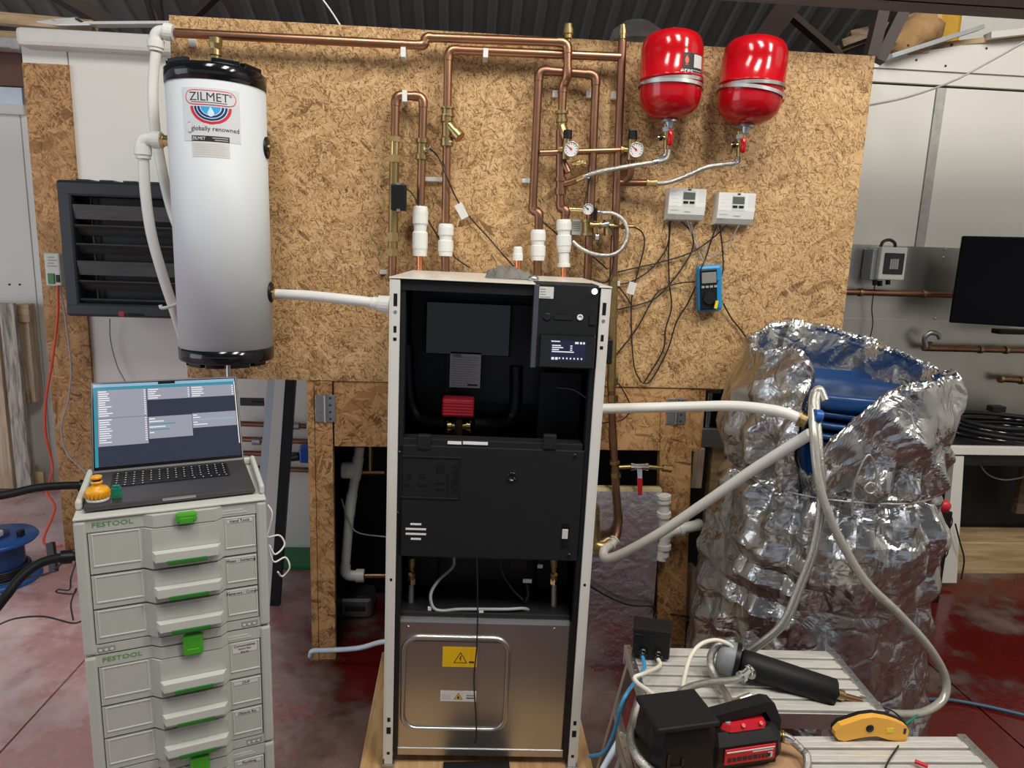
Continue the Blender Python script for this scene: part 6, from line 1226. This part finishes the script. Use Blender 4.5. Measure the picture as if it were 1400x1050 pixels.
# battery housing (left) as a faceted block
def loft(secs, name, m, par=None):
    mb = MB(); n = len(secs[0]); vs = [v for s_ in secs for v in s_]; mb.add(vs, [tuple(range(n-1, -1, -1)), tuple((len(secs)-1)*n+i for i in range(n))]+[(j*n+i, j*n+(i+1) % n, (j+1)*n+(i+1) % n, (j+1)*n+i) for j in range(len(secs)-1) for i in range(n)]); return B(mb, name, m, par)
def octs(x0, x1, y0, y1, z, c): return [V(p) for p in ((x0+c, y0, z), (x1-c, y0, z), (x1, y0+c, z), (x1, y1-c, z), (x1-c, y1, z), (x0+c, y1, z), (x0, y1-c, z), (x0, y0+c, z))]
loft([octs(-.02, .135, 0, .12, .0, .012), octs(-.025, .14, -.005, .125, .02, .015), octs(-.022, .14, -.004, .122, .10, .018), octs(-.018, .132, .0, .12, .135, .02), octs(-.01, .125, .008, .112, .145, .02)], 'battery_housing', 'black_plastic')
B(MB().box(-.022, .136, -.008, .124, .140, .153, .008), 'battery_cover', 'black_rubber'); B(MB().box(-.020, -.006, .02, .045, .115, .15, .004), 'cover_hinge', 'black_plastic'); B(MB().box(-.020, -.006, .075, .1, .115, .15, .004), 'cover_hinge', 'black_plastic')
B(MB().box(.008, .05, -.0075, -.003, .045, .052), 'belt_clip', 'black_gloss'); B(MB().box(.008, .014, -.0075, -.003, .045, .085), 'belt_clip', 'black_gloss'); B(MB().box(.044, .050, -.0075, -.003, .035, .07), 'belt_clip', 'black_gloss')
loft([octs(.125, .315, .01, .11, .012, .02), octs(.125, .325, .002, .115, .035, .02), octs(.125, .32, .004, .115, .075, .02), octs(.13, .305, .025, .105, .098, .02)], 'motor_body', 'black_plastic')
hp = [(.12, .128), (.285, .152), (.306, .146), (.330, .098), (.330, .06), (.304, .06), (.304, .095), (.285, .126), (.12, .104)]
hd = B(MB().prism(hp, (0, .040, 0), (1, 0, 0), (0, 0, 1), (0, .034, 0)), 'carry_handle', 'black_rubber')
rdp = loft([octs(.165, .285, .020, .085, .098, .016), octs(.170, .28, .026, .082, .110, .014)], 'red_top_cover', 'red_plastic')
B(MB().cyl((.183, .040, .110), (.183, .040, .113), .007, n=12), 'power_button', 'print_grey', rdp)
for x_ in (.215, .262): B(MB().cyl((x_, .025, .108), (x_, .022, .112), .005, n=10), 'screw_boss', 'red_plastic', rdp)
rb_ = B(MB().box(.158, .292, -.002, .003, .030, .070, .002), 'red_name_plate', 'red_plastic')
B(MB().box(.162, .288, -.0028, -.0018, .062, .065), 'print_line', 'print_white', rb_); B(MB().box(.230, .285, -.0028, -.0018, .056, .059), 'print_line', 'print_light', rb_)
random.seed(5); x_ = .166
while x_ < .268:
    w_ = .005+random.random()*.007; B(MB().box(x_, x_+w_, -.0028, -.0018, .038, .049), 'print_mark', 'print_black', rb_); x_ += w_+.003
B(MB().box(.272, .284, -.0028, -.0018, .037, .051), 'print_square', 'print_light', rb_)
for x_ in (.0, .105, .175, .285): B(MB().box(x_, x_+.028, .02, .10, -.002, .014, .003), 'foot', 'black_rubber')
B(MB().lathe([(.016, 0), (.016, .008), (.012, .009), (.012, .015), (.015, .016), (.015, .022), (.010, .024)], (.318, .045, .055), (1, -.35, -.1), 16), 'outlet', 'brass'); B(MB().lathe([(.013, 0), (.013, .018), (.009, .026)], (.338, .038, .053), (1, -.5, -.4), 14), 'outlet_union', 'chrome')
B(MB().cyl((.235, .10, .115), (.255, .105, .118), .008, n=12), 'inlet', 'brass_bright'); B(MB().cyl((.252, .105, .118), (.285, .11, .122), .008, n=12), 'inlet_tail', 'aluminium')
e0 = PM @ V((.360, .027, .044)); hose('braided_hose', 'braided hose bending down from the pump outlet', [e0, e0+V((.018, -.012, -.014)), q(1103, 1034, e0.y-.03), q(1103, 1054, e0.y-.05), q(1094, 1080, e0.y-.06)], .009, 'braid')
hose('braided_hose', 'braided hose sweeping round the left side of the pump', [q(874, 955, -1.10), q(866, 985, -1.16), q(862, 1010, -1.22), q(870, 1032, -1.27), q(885, 1050, -1.3), q(905, 1065, -1.33)], .010, 'braid')
cable('grey_strap', 'pale blue plastic sheet edge hanging left of the pump', [(852, 1003, -1.05), (842, 1020, -1.06), (825, 1050, -1.08), (818, 1062, -1.1)], .008, 'cable_pale_blue', 'strap')
cable('grey_strap', 'second pale strip hanging beside the cardboard', [(848, 1012, -1.08), (850, 1030, -1.1), (856, 1055, -1.12)], .005, 'cable_pale_blue', 'strap')
